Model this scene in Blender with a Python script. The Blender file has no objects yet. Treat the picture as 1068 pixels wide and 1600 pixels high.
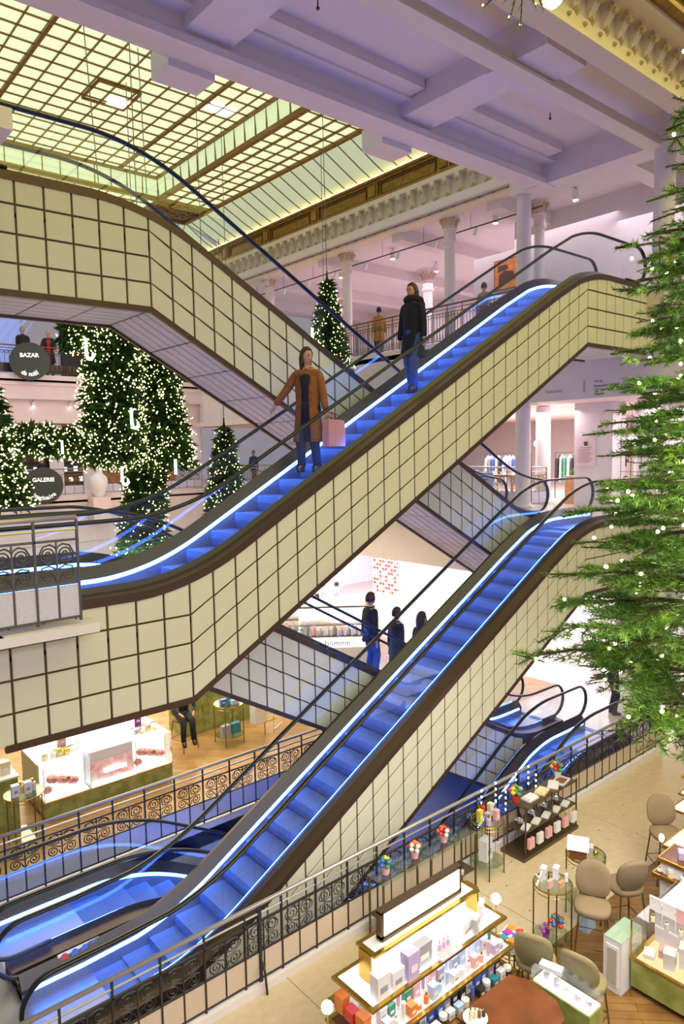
import bpy, math, random
from mathutils import Matrix, Vector
from math import sin, cos, pi, radians, sqrt, tan, floor as ifloor
C = bpy.context.scene.collection
R = random.Random(7)

# ---------------------------------------------------------------- camera
CAMZ = 6.75
YAW, PIT, ROL = radians(40.214), radians(-5.0755), radians(-1.0653)
fw = Vector((sin(YAW)*cos(PIT), cos(YAW)*cos(PIT), sin(PIT)))
r0 = Vector((cos(YAW), -sin(YAW), 0.0)); u0 = r0.cross(fw)
rt = r0*cos(ROL) + u0*sin(ROL); up = -r0*sin(ROL) + u0*cos(ROL)
cam = bpy.data.cameras.new('camera'); cam.sensor_width = 36; cam.sensor_fit = 'HORIZONTAL'
cam.lens = 36*1109.31/1068; cam.clip_start = 0.05; cam.clip_end = 200
co = bpy.data.objects.new('camera', cam); C.objects.link(co)
M = Matrix((rt, up, -fw)).transposed().to_4x4(); M.translation = Vector((0, 0, CAMZ)); co.matrix_world = M
bpy.context.scene.camera = co
# ---------------------------------------------------------------- world and exposure
w = bpy.data.worlds.new('world'); bpy.context.scene.world = w; w.use_nodes = True
bg = w.node_tree.nodes['Background']; bg.inputs[0].default_value = (0.80, 0.72, 0.80, 1); bg.inputs[1].default_value = 0.30
vs = bpy.context.scene.view_settings
vs.view_transform = 'Standard'; vs.look = 'None'; vs.exposure = 0.32; vs.gamma = 1.0; vs.use_curve_mapping = False
bpy.context.scene.cycles.transparent_max_bounces = 24
bpy.context.scene.cycles.max_bounces = 8
# ---------------------------------------------------------------- large area lights (hall ceiling lighting plus added fills)
def area(name, loc, sx, sy, power, col=(1, 1, 1), rot=(0, 0, 0)):
    l = bpy.data.lights.new(name, 'AREA'); l.shape = 'RECTANGLE'; l.size = sx; l.size_y = sy; l.energy = power; l.color = col
    o = bpy.data.objects.new(name, l); C.objects.link(o); o.location = loc; o.rotation_euler = rot
    return o
L1, L2 = 5.0, 10.0
area('gallery_light', (22.5, 19, 13.5), 7, 16, 620, (1, .84, .90))
area('upper_hall_light', (19.5, 8, 13.2), 4, 6, 130, (1, .86, .92))
area('shop_light', (21.5, 16, 7.6), 7, 12, 1200, (1, .88, .82))
area('middle_hall_light', (19.2, 8.2, 7.7), 3.5, 2.5, 120, (1, .9, .88))
area('shop_edge_light', (18.2, 12.5, 7.7), 1.6, 3, 110, (1, .88, .85))
area('ground_shop_light', (20.5, 17, 2.75), 7, 14, 900, (.95, .93, 1))
area('far_shop_light', (9, 33, 7.9), 16, 4, 260, (1, .85, .7))
area('cosmetics_light', (7.6, 3.2, 4.4), 4, 5, 190, (1, .93, .85))
area('counter_light', (6.5, 15.0, 4.4), 8, 5, 420, (1, .84, .62))
area('camera_side_fill_light', (2.5, -1.5, 7.9), 7, 3, 560, (1, .97, 1), (radians(14), 0, 0))  # added lamp, unseen behind the camera, whitens the lower left tiles
area('atrium_fill_light', (9.5, 21, 4.6), 10, 10, 900, (1, .88, .55))  # added lamp in open air; its floor bounce warms the escalator soffit
area('fascia_light', (9, 22, 9.6), 6, 6, 260, (1, .88, .9), (radians(60), 0, 0))

# ---------------------------------------------------------------- materials
MATS = {}
def mat(name, col, rough=.5, metal=0, emit=None, es=0, noise=0, nscale=20, bump=0, spec=None, nosample=False, col2=None, detail=3, coat=0):
    if name in MATS: return MATS[name]
    m = bpy.data.materials.new(name); m.use_nodes = True; nt = m.node_tree; b = nt.nodes['Principled BSDF']
    b.inputs['Base Color'].default_value = (*col, 1); b.inputs['Roughness'].default_value = rough; b.inputs['Metallic'].default_value = metal
    if coat: b.inputs['Coat Weight'].default_value = coat
    if spec is not None: b.inputs['Specular IOR Level'].default_value = spec
    if emit: b.inputs['Emission Color'].default_value = (*emit, 1); b.inputs['Emission Strength'].default_value = es
    if noise or bump or col2:
        tc = nt.nodes.new('ShaderNodeTexCoord'); n = nt.nodes.new('ShaderNodeTexNoise')
        n.inputs['Scale'].default_value = nscale; n.inputs['Detail'].default_value = detail
        nt.links.new(tc.outputs['Object'], n.inputs['Vector'])
        if noise or col2:
            mx = nt.nodes.new('ShaderNodeValToRGB'); e = mx.color_ramp.elements
            c2 = col2 or tuple(min(1, c*(1+noise)) for c in col); c1 = col if col2 else tuple(c*(1-noise) for c in col)
            e[0].position = .35; e[1].position = .65; e[0].color = (*c1, 1); e[1].color = (*c2, 1)
            nt.links.new(n.outputs['Fac'], mx.inputs[0]); nt.links.new(mx.outputs[0], b.inputs['Base Color'])
        if bump:
            bp = nt.nodes.new('ShaderNodeBump'); bp.inputs['Strength'].default_value = bump; bp.inputs['Distance'].default_value = .01
            nt.links.new(n.outputs['Fac'], bp.inputs['Height']); nt.links.new(bp.outputs[0], b.inputs['Normal'])
    if nosample: m.cycles.emission_sampling = 'NONE'
    MATS[name] = m; return m
def glass(name, tint=(.93, .97, 1), base=.05, top=.75, power=3.0):
    m = bpy.data.materials.new(name); m.use_nodes = True; nt = m.node_tree; nt.nodes.clear()
    o = nt.nodes.new('ShaderNodeOutputMaterial'); t = nt.nodes.new('ShaderNodeBsdfTransparent'); g = nt.nodes.new('ShaderNodeBsdfGlossy')
    t.inputs[0].default_value = (*tint, 1); g.inputs['Roughness'].default_value = .01
    f = nt.nodes.new('ShaderNodeLayerWeight'); f.inputs[0].default_value = .5
    pw = nt.nodes.new('ShaderNodeMath'); pw.operation = 'POWER'; pw.inputs[1].default_value = power
    mm = nt.nodes.new('ShaderNodeMath'); mm.operation = 'MULTIPLY_ADD'; mm.inputs[1].default_value = top; mm.inputs[2].default_value = base
    x = nt.nodes.new('ShaderNodeMixShader')
    nt.links.new(f.outputs['Facing'], pw.inputs[0]); nt.links.new(pw.outputs[0], mm.inputs[0]); nt.links.new(mm.outputs[0], x.inputs[0])
    nt.links.new(t.outputs[0], x.inputs[1]); nt.links.new(g.outputs[0], x.inputs[2]); nt.links.new(x.outputs[0], o.inputs[0])
    MATS[name] = m; return m
def stepmat():
    m = bpy.data.materials.new('ribbed_step_metal'); m.use_nodes = True; nt = m.node_tree; b = nt.nodes['Principled BSDF']
    b.inputs['Base Color'].default_value = (.17, .24, .37, 1); b.inputs['Metallic'].default_value = .35; b.inputs['Roughness'].default_value = .42
    tc = nt.nodes.new('ShaderNodeTexCoord'); wv = nt.nodes.new('ShaderNodeTexWave'); wv.bands_direction = 'Y'; wv.inputs['Scale'].default_value = 18
    nt.links.new(tc.outputs['Object'], wv.inputs['Vector']); bp = nt.nodes.new('ShaderNodeBump'); bp.inputs['Strength'].default_value = .5; bp.inputs['Distance'].default_value = .01
    nt.links.new(wv.outputs['Fac'], bp.inputs['Height']); nt.links.new(bp.outputs[0], b.inputs['Normal']); MATS['step'] = m
    return m
m_tile = mat('cream_tile', (.66, .64, .53), .38, noise=.03, nscale=2)
m_joint = mat('bronze_joint', (.085, .058, .02), .5, .3)
m_deck = mat('brown_deck_metal', (.10, .062, .045), .38, .6)
m_inner = mat('dark_inner_deck', (.05, .045, .06), .33, .6)
m_rail = mat('black_handrail_rubber', (.012, .011, .014), .28)
m_neon = mat('blue_light_tube', (.2, .4, 1), .5, emit=(.06, .20, 1), es=20)
m_glass = glass('clear_glass')
m_step = stepmat()
m_skirt = mat('steel_skirt', (.25, .28, .34), .35, .7)
m_plate = mat('landing_plate_steel', (.30, .30, .34), .38, .7, noise=.06, nscale=60)
m_white = mat('white_plaster', (.74, .68, .72), .7, noise=.02, nscale=3)
m_pink = mat('pink_white_plaster', (.78, .66, .66), .75, noise=.02, nscale=3)
m_gold = mat('aged_gold_paint', (.30, .165, .022), .42, .45, noise=.25, nscale=6)
m_bar = mat('golden_glazing_bar', (.23, .115, .018), .45, .3)
m_iron = mat('dark_wrought_iron', (.055, .05, .055), .5, .6)
m_pewter = mat('pewter_rail_metal', (.46, .43, .43), .35, .6)
m_wood = None

# ---------------------------------------------------------------- mesh building
class MB:
    def __init__(s): s.v = []; s.f = []
    def add(s, vs, fs):
        n = len(s.v); s.v += [tuple(v) for v in vs]; s.f += [tuple(i+n for i in f) for f in fs]; return s
    def box(s, x0, x1, y0, y1, z0, z1):
        return s.add([(x0,y0,z0),(x1,y0,z0),(x1,y1,z0),(x0,y1,z0),(x0,y0,z1),(x1,y0,z1),(x1,y1,z1),(x0,y1,z1)],
                     [(3,2,1,0),(4,5,6,7),(0,1,5,4),(1,2,6,5),(2,3,7,6),(3,0,4,7)])
    def boxc(s, c, d, rz=0, rx=0, ry=0):
        m = Matrix.Rotation(rz,3,'Z') @ Matrix.Rotation(ry,3,'Y') @ Matrix.Rotation(rx,3,'X'); a = [x/2 for x in d]
        vs = [Vector(c)+m@Vector((sx*a[0],sy*a[1],sz*a[2])) for sz in (-1,1) for sx,sy in ((-1,-1),(1,-1),(1,1),(-1,1))]
        return s.add(vs, [(3,2,1,0),(4,5,6,7),(0,1,5,4),(1,2,6,5),(2,3,7,6),(3,0,4,7)])
    def prism(s, poly, y0, y1):            # polygon in (x,z) extruded along y
        n = len(poly)
        return s.add([(x,y0,z) for x,z in poly]+[(x,y1,z) for x,z in poly],
            [tuple(range(n)), tuple(range(2*n-1,n-1,-1))]+[((i+1)%n,i,i+n,(i+1)%n+n) for i in range(n)])
    def sheet(s, poly, y, y2):
        return s.add([(x,y,z) for x,z in poly],[tuple(range(len(poly)))])
    def ribbon(s, xs, zf, sec, closed=True):  # section (y,dz) swept along x following zf(x)
        n = len(sec); vs = [(x,y,zf(x)+dz) for x in xs for y,dz in sec]; fs = []
        for i in range(len(xs)-1):
            for j in range(n if closed else n-1):
                k = (j+1)%n; fs.append((i*n+j,i*n+k,(i+1)*n+k,(i+1)*n+j))
        if closed: fs += [tuple(range(n-1,-1,-1)), tuple((len(xs)-1)*n+j for j in range(n))]
        return s.add(vs, fs)
    def tube(s, pts, r, n=6, closed=False, cap=True, flat=1.0):
        pts = [Vector(p) for p in pts]; rr = r if isinstance(r,(list,tuple)) else [r]*len(pts); N = len(pts); rings = []
        ref = None
        for i,p in enumerate(pts):
            t = (pts[(i+1)%N]-pts[i-1]) if closed else (pts[min(i+1,N-1)]-pts[max(i-1,0)])
            if t.length < 1e-9: t = Vector((0,0,1))
            t.normalize()
            if ref is None:
                ref = Vector((0,1,0)) if abs(t.y) < .9 else Vector((1,0,0))
            a = ref - t*ref.dot(t)
            if a.length < 1e-4: a = t.orthogonal()
            a.normalize(); ref = a; b = t.cross(a)
            rings.append([p+(a*cos(2*pi*k/n)+b*sin(2*pi*k/n)*flat)*rr[i] for k in range(n)])
        vs = [v for g in rings for v in g]; fs = []
        for i in range(N if closed else N-1):
            j = (i+1)%N
            for k in range(n): l=(k+1)%n; fs.append((i*n+k,i*n+l,j*n+l,j*n+k))
        if cap and not closed: fs += [tuple(range(n-1,-1,-1)), tuple((N-1)*n+k for k in range(n))]
        return s.add(vs, fs)
    def cyl(s, c, r, z0, z1, n=16, r2=None): return s.lathe(c, [(r,z0),(r if r2 is None else r2,z1)], n)
    def lathe(s, c, prof, n=16):
        vs = [(c[0]+r*cos(2*pi*k/n), c[1]+r*sin(2*pi*k/n), z) for r,z in prof for k in range(n)]; fs = []
        for i in range(len(prof)-1):
            for k in range(n): l=(k+1)%n; fs.append((i*n+k,i*n+l,(i+1)*n+l,(i+1)*n+k))
        fs += [tuple(range(n-1,-1,-1)), tuple((len(prof)-1)*n+k for k in range(n))]
        return s.add(vs, fs)
    def ball(s, c, r, n=10, m=6, sz=1.0):
        return s.lathe(c, [(max(1e-4,r*sin(pi*i/m)), c[2]-r*sz*cos(pi*i/m)) for i in range(m+1)], n)
    def octa(s, c, r):
        x,y,z = c
        return s.add([(x+r,y,z),(x-r,y,z),(x,y+r,z),(x,y-r,z),(x,y,z+r),(x,y,z-r)],[(0,2,4),(2,1,4),(1,3,4),(3,0,4),(2,0,5),(1,2,5),(3,1,5),(0,3,5)])
    def mesh(s, name, m, smooth=False):
        me = bpy.data.meshes.new(name); me.from_pydata(s.v, [], s.f)
        if m: me.materials.append(m)
        if smooth: me.polygons.foreach_set('use_smooth', [True]*len(me.polygons))
        me.update(); return me
    def build(s, name, m, parent=None, smooth=False, loc=None, **kw):
        return link(name, s.mesh(name, m, smooth), parent, loc, **kw)
def link(name, data, parent=None, loc=None, rz=None, **kw):
    o = bpy.data.objects.new(name, data); C.objects.link(o)
    if parent is not None: o.parent = parent
    if loc is not None: o.location = loc
    if rz is not None: o.rotation_euler = (0,0,rz)
    for k,v in kw.items(): o[k] = v
    return o
def thing(name, label, cat, loc=(0,0,0), group=None, rz=0, kind=None):
    o = link(name, None, None, loc, rz); o['label'] = label; o['category'] = cat; o.empty_display_size = .1
    if group: o['group'] = group
    return o
def tag(o, label, cat, group=None):
    o['label'] = label; o['category'] = cat
    if group: o['group'] = group
    return o
def struct(name, mb, m, label, parent=None, cat=None, **kw):
    o = mb.build(name, m, parent, **kw); o['kind'] = 'structure'; o['label'] = label; o['category'] = cat or name.split('_')[0]
    return o
def sempty(name, label, cat=None, loc=(0,0,0)):
    o = link(name, None, None, loc); o['kind'] = 'structure'; o['label'] = label; o['category'] = cat or name.split('_')[0]; return o
def copy_tree(o, parent=None):
    c = o.copy(); C.objects.link(c)
    if parent is not None: c.parent = parent
    for ch in list(o.children): copy_tree(ch, c)
    return c
def place(proto, loc, rz=0, label=None, group=None, first=False):
    o = proto if first else copy_tree(proto)
    o.location = loc; o.rotation_euler = (0,0,rz)
    if label: o['label'] = label
    if group: o['group'] = group
    return o
def text(name, s, size, m, parent, loc, rot, ext=.003, align='CENTER', bold=0, sx=1, **kw):
    cu = bpy.data.curves.new(name, 'FONT'); cu.body = s; cu.size = size; cu.extrude = ext; cu.align_x = align; cu.align_y = 'CENTER'; cu.offset = bold
    cu.resolution_u = 2
    ob = bpy.data.objects.new('tmp', cu); me = bpy.data.meshes.new_from_object(ob); bpy.data.objects.remove(ob)
    me.materials.clear(); me.materials.append(m)
    o = link(name, me, parent, loc, **kw); o.rotation_euler = rot; o.scale = (sx,1,1)
    return o
# ---------------------------------------------------------------- escalators
def profile(k1, z1, k2, z2, r=.8):
    s = (z2-z1)/(k2-k1)
    def sharp(x): return z1 if x <= k1 else z2 if x >= k2 else z1+s*(x-k1)
    def f(x, r=r):
        z = sharp(x)
        if abs(x-k1) < r: return z1 + s*(x-k1+r)**2/(4*r)
        if abs(x-k2) < r: return z2 - s*(k2-x+r)**2/(4*r)
        return z
    return sharp, f
_tile_cache = {}
def tile_mesh(xa, xb, ba, bb, ta, tb, ax, key=None):
    k = (round(xb-xa,3), round(bb-ba,3), round(ta-ba,3), round(tb-ba,3), ax)
    if k not in _tile_cache:
        g = .011; w = xb-xa; sl = (bb-ba)/w
        P = [(g, g+sl*g), (w-g, (bb-ba)-sl*g+g), (w-g, (tb-ba)-g), (g, (ta-ba)-g)]
        mb = MB(); mb.add([(x,0.012,z) for x,z in P]+[(x+(.006 if i in(0,3) else -.006),0,z+(.006 if i in(0,1) else -.006)) for i,(x,z) in enumerate(P)],
            [(4,5,6,7),(0,1,5,4),(1,2,6,5),(2,3,7,6),(3,0,4,7)])
        _tile_cache[k] = mb.mesh('cladding_tile', m_tile)
    return _tile_cache[k]
_step = {}
def escalator(label, Y0, xL, k1, z1, k2, z2, xR, group='escalators crossing the atrium', loopL=True, loopR=True, tiles=None, soffit=None, sxL=None, sxR=None, W=1.5):
    up_ = z2 > z1
    T = thing('escalator', label, 'escalator', (xL, Y0, min(z1,z2)), group)
    ox, oy, oz = T.location
    sharp0, f0 = profile(k1, z1, k2, z2)
    sharp = lambda x: sharp0(x+ox)-oz
    f = lambda x: f0(x+ox)-oz
    xs = [0]+[x-ox for x in frange(xL, xR, .25, (k1,k2), 1.0)]
    xs = sorted(set(round(x,3) for x in xs)); L = xR-xL
    D = 1.40
    # structural body
    bx = [0, k1-ox, k2-ox, L]
    MB().ribbon(bx, sharp, [(.02,-D+.01),(W-.02,-D+.01),(W-.02,-.45),(.02,-.45)]).build('truss_casing', m_joint, T)
    MB().ribbon(xs, f, [(.02,-.5),(.10,-.5),(.10,.0),(.02,.0)]).build('side_wall', m_joint, T)
    MB().ribbon(xs, f, [(W-.10,-.5),(W-.02,-.5),(W-.02,.0),(W-.10,.0)]).build('side_wall', m_joint, T)
    MB().ribbon(bx, sharp, [(W-.022,-D),(W+.0,-D),(W+.0,-.05),(W-.022,-.05)]).build('back_cladding', m_tile, T)
    # deck bands (near and far), bottom edge
    for s,(a,b) in ((0,(-.012,.17)),(1,(W-.17,W+.012))):
        MB().ribbon(xs, f, [(a,-.075),(b,-.04),(b,.05),(a,.03)] if s==0 else [(a,-.04),(b,-.075),(b,.03),(a,.05)]).build('outer_deck', m_deck, T)
    for a,b in ((-.012,.05),(W-.05,W+.012)):
        MB().ribbon(bx, sharp, [(a,-D-.05),(b,-D-.05),(b,-D+.03),(a,-D+.03)]).build('bottom_edge', m_deck, T)
    # inner decks, skirts, neon tubes
    ys = {0:(.20,.32),1:(W-.20,W-.32)}
    for s in (0,1):
        a,b = ys[s]; sg = 1 if s==0 else -1
        MB().ribbon(xs, f, [(a-sg*.03,.05),(a,.19 if s else .12),(b,.035),(b,-.02),(a-sg*.03,-.02)][::sg]).build('inner_deck', m_inner, T)
        MB().ribbon(xs, f, [(b,-.40),(b-sg*.02,-.40),(b-sg*.02,-.02),(b,-.02)][::-sg]).build('skirt_panel', m_skirt, T)
        n0 = .12; n1 = L-.12
        MB().ribbon([n0]+[x for x in xs if n0<x<n1]+[n1], f, [(b+sg*(-.002+.03*cos(t)),.008+.03*sin(t)) for t in [i*pi/3 for i in range(6)]][::sg]).build('light_tube', m_neon, T, smooth=True)
    # glass, handrails
    hr = .86
    for s in (0,1):
        y = .17 if s==0 else W-.17
        gx = [.1]; 
        while gx[-1] < L-1.6: gx.append(gx[-1]+1.45)
        gx.append(L-.1)
        for i in range(len(gx)-1):
            sub = sorted(set([gx[i]+.006]+[x for x in xs if gx[i]+.01<x<gx[i+1]-.01]+[gx[i+1]-.006]))
            MB().ribbon(sub, f, [(y,.04),(y,hr)], closed=False).build('glass_panel', m_glass, T)
        pts = []
        rad = (hr-.12)/2
        if loopL:
            zc = f(0)+hr-rad
            MB().sheet([(.1,zc-rad),(.1,zc+rad)]+[(.1-(rad-.03)*sin(t), zc+(rad-.0)*cos(t)) for t in [i*pi/8 for i in range(1,8)]], y, y).build('glass_panel', m_glass, T)
            pts += [(.25+.3,y,zc-rad)]+[(.1-rad*sin(t), y, zc-rad*cos(t)) for t in [i*pi/12 for i in range(13)]]
        pts += [(x,y,f(x)+hr) for x in xs if .15<x<L-.15]
        if loopR:
            zc = f(L)+hr-rad
            MB().sheet([(L-.1,zc-rad),(L-.1,zc+rad)]+[(L-.1+(rad-.03)*sin(t), zc+rad*cos(t)) for t in [i*pi/8 for i in range(1,8)]], y, y).build('glass_panel', m_glass, T)
            pts += [(L-.1+rad*sin(t), y, zc+rad*cos(t)) for t in [i*pi/12 for i in range(13)]]+[(L-.55,y,zc-rad)]
        MB().tube(pts, .042, 8, flat=.62).build('handrail', m_rail, T, smooth=True)
    # steps
    a = ys[0][1]; b = W-a
    sx0 = (sxL if sxL is not None else k1-1.0)-ox; sx1 = (sxR if sxR is not None else k2+1.0)-ox
    if 'm' not in _step:
        mb = MB(); w_ = b-a-.01; n = 5
        poly = [(0,0),(.40,0),(.40,-.24),(.34,-.26),(.02,-.26),(.0,-.2),(-.015,-.1)] 
        mb.prism([(x,z) for x,z in poly][::-1], 0, w_); _step['m'] = mb.mesh('step', m_step)
        mb = MB(); mb.prism([(-.4+.4-x,z) for x,z in poly], 0, w_); 
        _step['d'] = mb.mesh('step', m_step)
    x = sx0; 
    while x < sx1-.2:
        xm = x+(.2 if up_ else .2); z = f(xm)-.17
        o = link('step', _step['m' if up_ else 'd'], T, (x if up_ else x+.4, a+.005, z)); x += .40
    # landing plates
    for x0,x1 in ((0,sx0),(sx1-.15,L)):
        if x1-x0 > .1:
            MB().box(x0-.15 if x0==0 else x0, x1 if x0==0 else x1+.15, a, b, f((x0+x1)/2)-.22, f((x0+x1)/2)-.165).build('landing_plate', m_plate, T)
    # cladding tiles on the near side
    rows = 4; rh = D/rows
    cols = []
    def split(xa, xb, n): return [xa+(xb-xa)*i/n for i in range(n+1)]
    ta, tb = tiles if tiles else (xL, xR)
    if ta < k1: cols += split(k1-.345*ifloor((k1-ta)/.345), k1, ifloor((k1-ta)/.345))[:-1]
    if ta < k1 and cols: cols = [ta]+cols if cols[0]-ta > .06 else cols
    cols += split(k1, k2, 27)
    if tb > k2: 
        n = ifloor((tb-k2)/.345); cols += split(k2, k2+.345*n, n)[1:]
        if tb-cols[-1] > .06: cols.append(tb)
    cols = [c for c in cols if ta-1e-6 <= c <= tb+1e-6]
    for i in range(len(cols)-1):
        xa, xb = cols[i]-ox, cols[i+1]-ox
        for j in range(rows):
            if j < rows-1: za,zb,ua,ub = sharp(xa)-D+j*rh, sharp(xb)-D+j*rh, sharp(xa)-D+(j+1)*rh, sharp(xb)-D+(j+1)*rh
            else: za,zb,ua,ub = sharp(xa)-D+j*rh, sharp(xb)-D+j*rh, f(xa)-.03, f(xb)-.03
            link('cladding_tile', tile_mesh(xa,xb,za,zb,ua,ub,'n'), T, (xa, 0.0, za))
    # soffit tiles
    if soffit:
        sa, sb = soffit; ns = 6; sw = (W-.1)/ns
        xsof = [c for c in cols[::2] if sa<=c<=sb]
        for kk in (k1,k2):
            if sa<kk<sb and not any(abs(c-kk)<.02 for c in xsof): xsof.append(kk)
        xsof.sort()
        sc = {}
        for i in range(len(xsof)-1):
            xa, xb = xsof[i]-ox, xsof[i+1]-ox; za, zb = sharp(xa)-D, sharp(xb)-D
            if xb-xa < .1: continue
            k = (round(xb-xa,2), round(zb-za,2))
            if k not in sc:
                g = .012; w_ = xb-xa; q = (zb-za)/w_
                sc[k] = MB().add([(g,g,q*g),(w_-g,g,q*(w_-g)),(w_-g,sw-g,q*(w_-g)),(g,sw-g,q*g)]+[(g,g,q*g-.012),(w_-g,g,q*(w_-g)-.012),(w_-g,sw-g,q*(w_-g)-.012),(g,sw-g,q*g-.012)],
                    [(7,6,5,4),(0,1,5,4),(1,2,6,5),(2,3,7,6),(3,0,4,7)]).mesh('soffit_tile', m_tile)
            for j in range(ns): link('soffit_tile', sc[k], T, (xa, .05+j*sw, za))
    return T
def frange(a, b, st, kinks, rad):
    x = a; out = []
    while x < b: 
        out.append(x); near = any(abs(x-k) < rad for k in kinks); x += .1 if near else st*3
    out.append(b); out += [k for k in kinks if a<k<b]
    return sorted(out)
ZB = .12
YA, YB = 7.7, 9.3
eA = escalator('cream-tiled escalator rising to the upper right gallery with two standing women on it', YA, 1.9, 4.07, L1+ZB, 12.93, L2+ZB, 15.25, tiles=(0.8,15.86), soffit=(12.9,15.8))
eB = escalator('topmost escalator, cream-tiled, descending from the upper left behind the one with two standing women', YB, 2.2, 4.5, L2+ZB, 13.3, L1+ZB, 14.0, tiles=(1.2,13.9), soffit=(1.2,13.9))
eC = escalator('steep-looking escalator with bright blue steps rising from the ground floor at lower left', YA, 2.2, 4.07, ZB, 12.95, L1+ZB, 15.2, tiles=(4.07,16.3))
eD = escalator('middle escalator seen through the gap, descending to the right with four dark-coated riders', YB, 2.2, 4.25, L1+ZB, 13.1, ZB, 14.7, tiles=(2.2,13.1), soffit=None)
eE = escalator('short visible escalator at lower left going down to the basement, blue lit', YB, 2.2, 4.35, ZB, 13.2, -L1+ZB, 14.6, loopR=False, tiles=(4.35,13))
eF = escalator('escalator at lower right whose landing ends beside the wrought iron railing', YA, 2.2, 4.1, -L1+ZB, 12.95, ZB, 15.0, loopL=False, tiles=(5.5,12.95))
# ---------------------------------------------------------------- the building shell
def floormat(name, c1, c2, rough, scale, planks=None, spec=.5):
    m = bpy.data.materials.new(name); m.use_nodes = True; nt = m.node_tree; b = nt.nodes['Principled BSDF']; b.inputs['Roughness'].default_value = rough
    tc = nt.nodes.new('ShaderNodeTexCoord'); n = nt.nodes.new('ShaderNodeTexNoise'); n.inputs['Scale'].default_value = scale; n.inputs['Detail'].default_value = 5
    cr = nt.nodes.new('ShaderNodeValToRGB'); cr.color_ramp.elements[0].position = .3; cr.color_ramp.elements[1].position = .7
    cr.color_ramp.elements[0].color = (*c1,1); cr.color_ramp.elements[1].color = (*c2,1)
    nt.links.new(n.outputs['Fac'], cr.inputs[0])
    if planks:
        br = nt.nodes.new('ShaderNodeTexBrick'); br.inputs['Scale'].default_value = 1; br.inputs['Brick Width'].default_value = planks[0]; br.inputs['Row Height'].default_value = planks[1]
        br.inputs['Mortar Size'].default_value = .004; br.inputs['Color1'].default_value = (1,1,1,1); br.inputs['Color2'].default_value = (.78,.74,.7,1); br.inputs['Mortar'].default_value = (.4,.3,.25,1)
        mp = nt.nodes.new('ShaderNodeMapping'); mp.inputs['Rotation'].default_value = (0,0,radians(planks[2])); nt.links.new(tc.outputs['Object'], mp.inputs[0])
        nt.links.new(mp.outputs[0], br.inputs['Vector']); nt.links.new(mp.outputs[0], n.inputs['Vector'])
        mx = nt.nodes.new('ShaderNodeMixRGB'); mx.blend_type = 'MULTIPLY'; mx.inputs[0].default_value = 1
        nt.links.new(cr.outputs[0], mx.inputs[1]); nt.links.new(br.outputs[0], mx.inputs[2]); nt.links.new(mx.outputs[0], b.inputs['Base Color'])
    else:
        nt.links.new(tc.outputs['Object'], n.inputs['Vector']); nt.links.new(cr.outputs[0], b.inputs['Base Color'])
    MATS[name] = m; return m
m_terr = floormat('polished_beige_stone', (.56,.44,.32), (.63,.51,.39), .16, 9)
m_parq = floormat('honey_parquet', (.38,.21,.075), (.50,.31,.13), .28, 3, (1.1,.12,45))
m_pale = floormat('pale_polished_floor', (.62,.52,.50), (.68,.58,.56), .14, 5)
m_pane = mat('luminous_frosted_pane', (.5,.5,.4), .6, emit=(.61,.71,.43), es=.95)
m_panecove = mat('luminous_cove_pane', (.5,.5,.4), .6, emit=(.34,.45,.28), es=.75)
m_panedim = mat('luminous_far_pane', (.5,.5,.4), .6, emit=(.52,.64,.36), es=.8)
m_lamp = mat('lamp_white', (1,1,1), .5, emit=(1,.93,.95), es=9, nosample=True)

# floors: the void (escalator pit) is x 2.2..15, y 7.15..10.95
fl = sempty('floor', 'polished beige stone floor beyond the iron railing', 'floor')
MB().box(-6,32,5.15,7.15,-.3,-.012).build('stone_bed', m_deck, fl)
sx = [-6.0,-1.5,1.7,4.9,8.13,11.4,14.7,17.9,21.2,24.5,32]
for i in range(len(sx)-1):
    MB().box(sx[i]+.004,sx[i+1]-.004,5.16,7.12,-.02,0).build('stone_slab', m_terr, fl)
dots = MB()
for i in range(46):
    x = R.uniform(3.2,14.5); y = R.uniform(5.3,6.9); dots.cyl((x,y,0),.013,0.0,.002,8)
dots.build('brass_inlay', mat('dark_brass',(.12,.08,.03),.4,.6), fl, kind='stuff')
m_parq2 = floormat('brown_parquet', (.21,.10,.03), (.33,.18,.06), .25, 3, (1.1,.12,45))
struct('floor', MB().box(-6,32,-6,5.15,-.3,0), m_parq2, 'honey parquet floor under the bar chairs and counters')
struct('floor', MB().box(-6,17.2,10.95,36,-.3,0), m_parq, 'honey parquet floor around the cosmetics counter at left')
struct('floor', MB().box(-6,2.2,7.15,10.95,-.3,0), mat('grey_landing_floor',(.22,.21,.24),.35), 'grey floor at the foot of the lowest escalators')
struct('floor', MB().box(17.2,40,7.15,36,-.3,0).box(15.05,17.2,7.15,9.3,-.3,0).box(14.75,17.2,9.3,10.95,-.3,0), m_pale, 'pale polished shop floor at the right end of the ground escalators')
struct('floor', MB().box(-2,20,6,12,-5.6,-5.3), m_terr, 'basement floor at the bottom of the blue escalators')
pit = MB().box(2.0,15.2,7.05,7.15,-5.3,-.02).box(2.0,14.9,10.95,11.05,-5.3,-.02).box(2.1,2.2,7.15,10.95,-5.3,-.02).box(15.0,15.1,7.15,10.95,-5.3,-.02)
struct('wall_pit', pit, m_white, 'white walls of the escalator pit below the railings')
struct('trim_1', MB().box(2.0,15.0,7.06,7.2,0,.1), m_white, 'white kerb under the front iron railing')
struct('trim_2', MB().box(-2.0,14.7,10.93,11.07,0,.1), m_white, 'white kerb under the railing beside the parquet')
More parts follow.
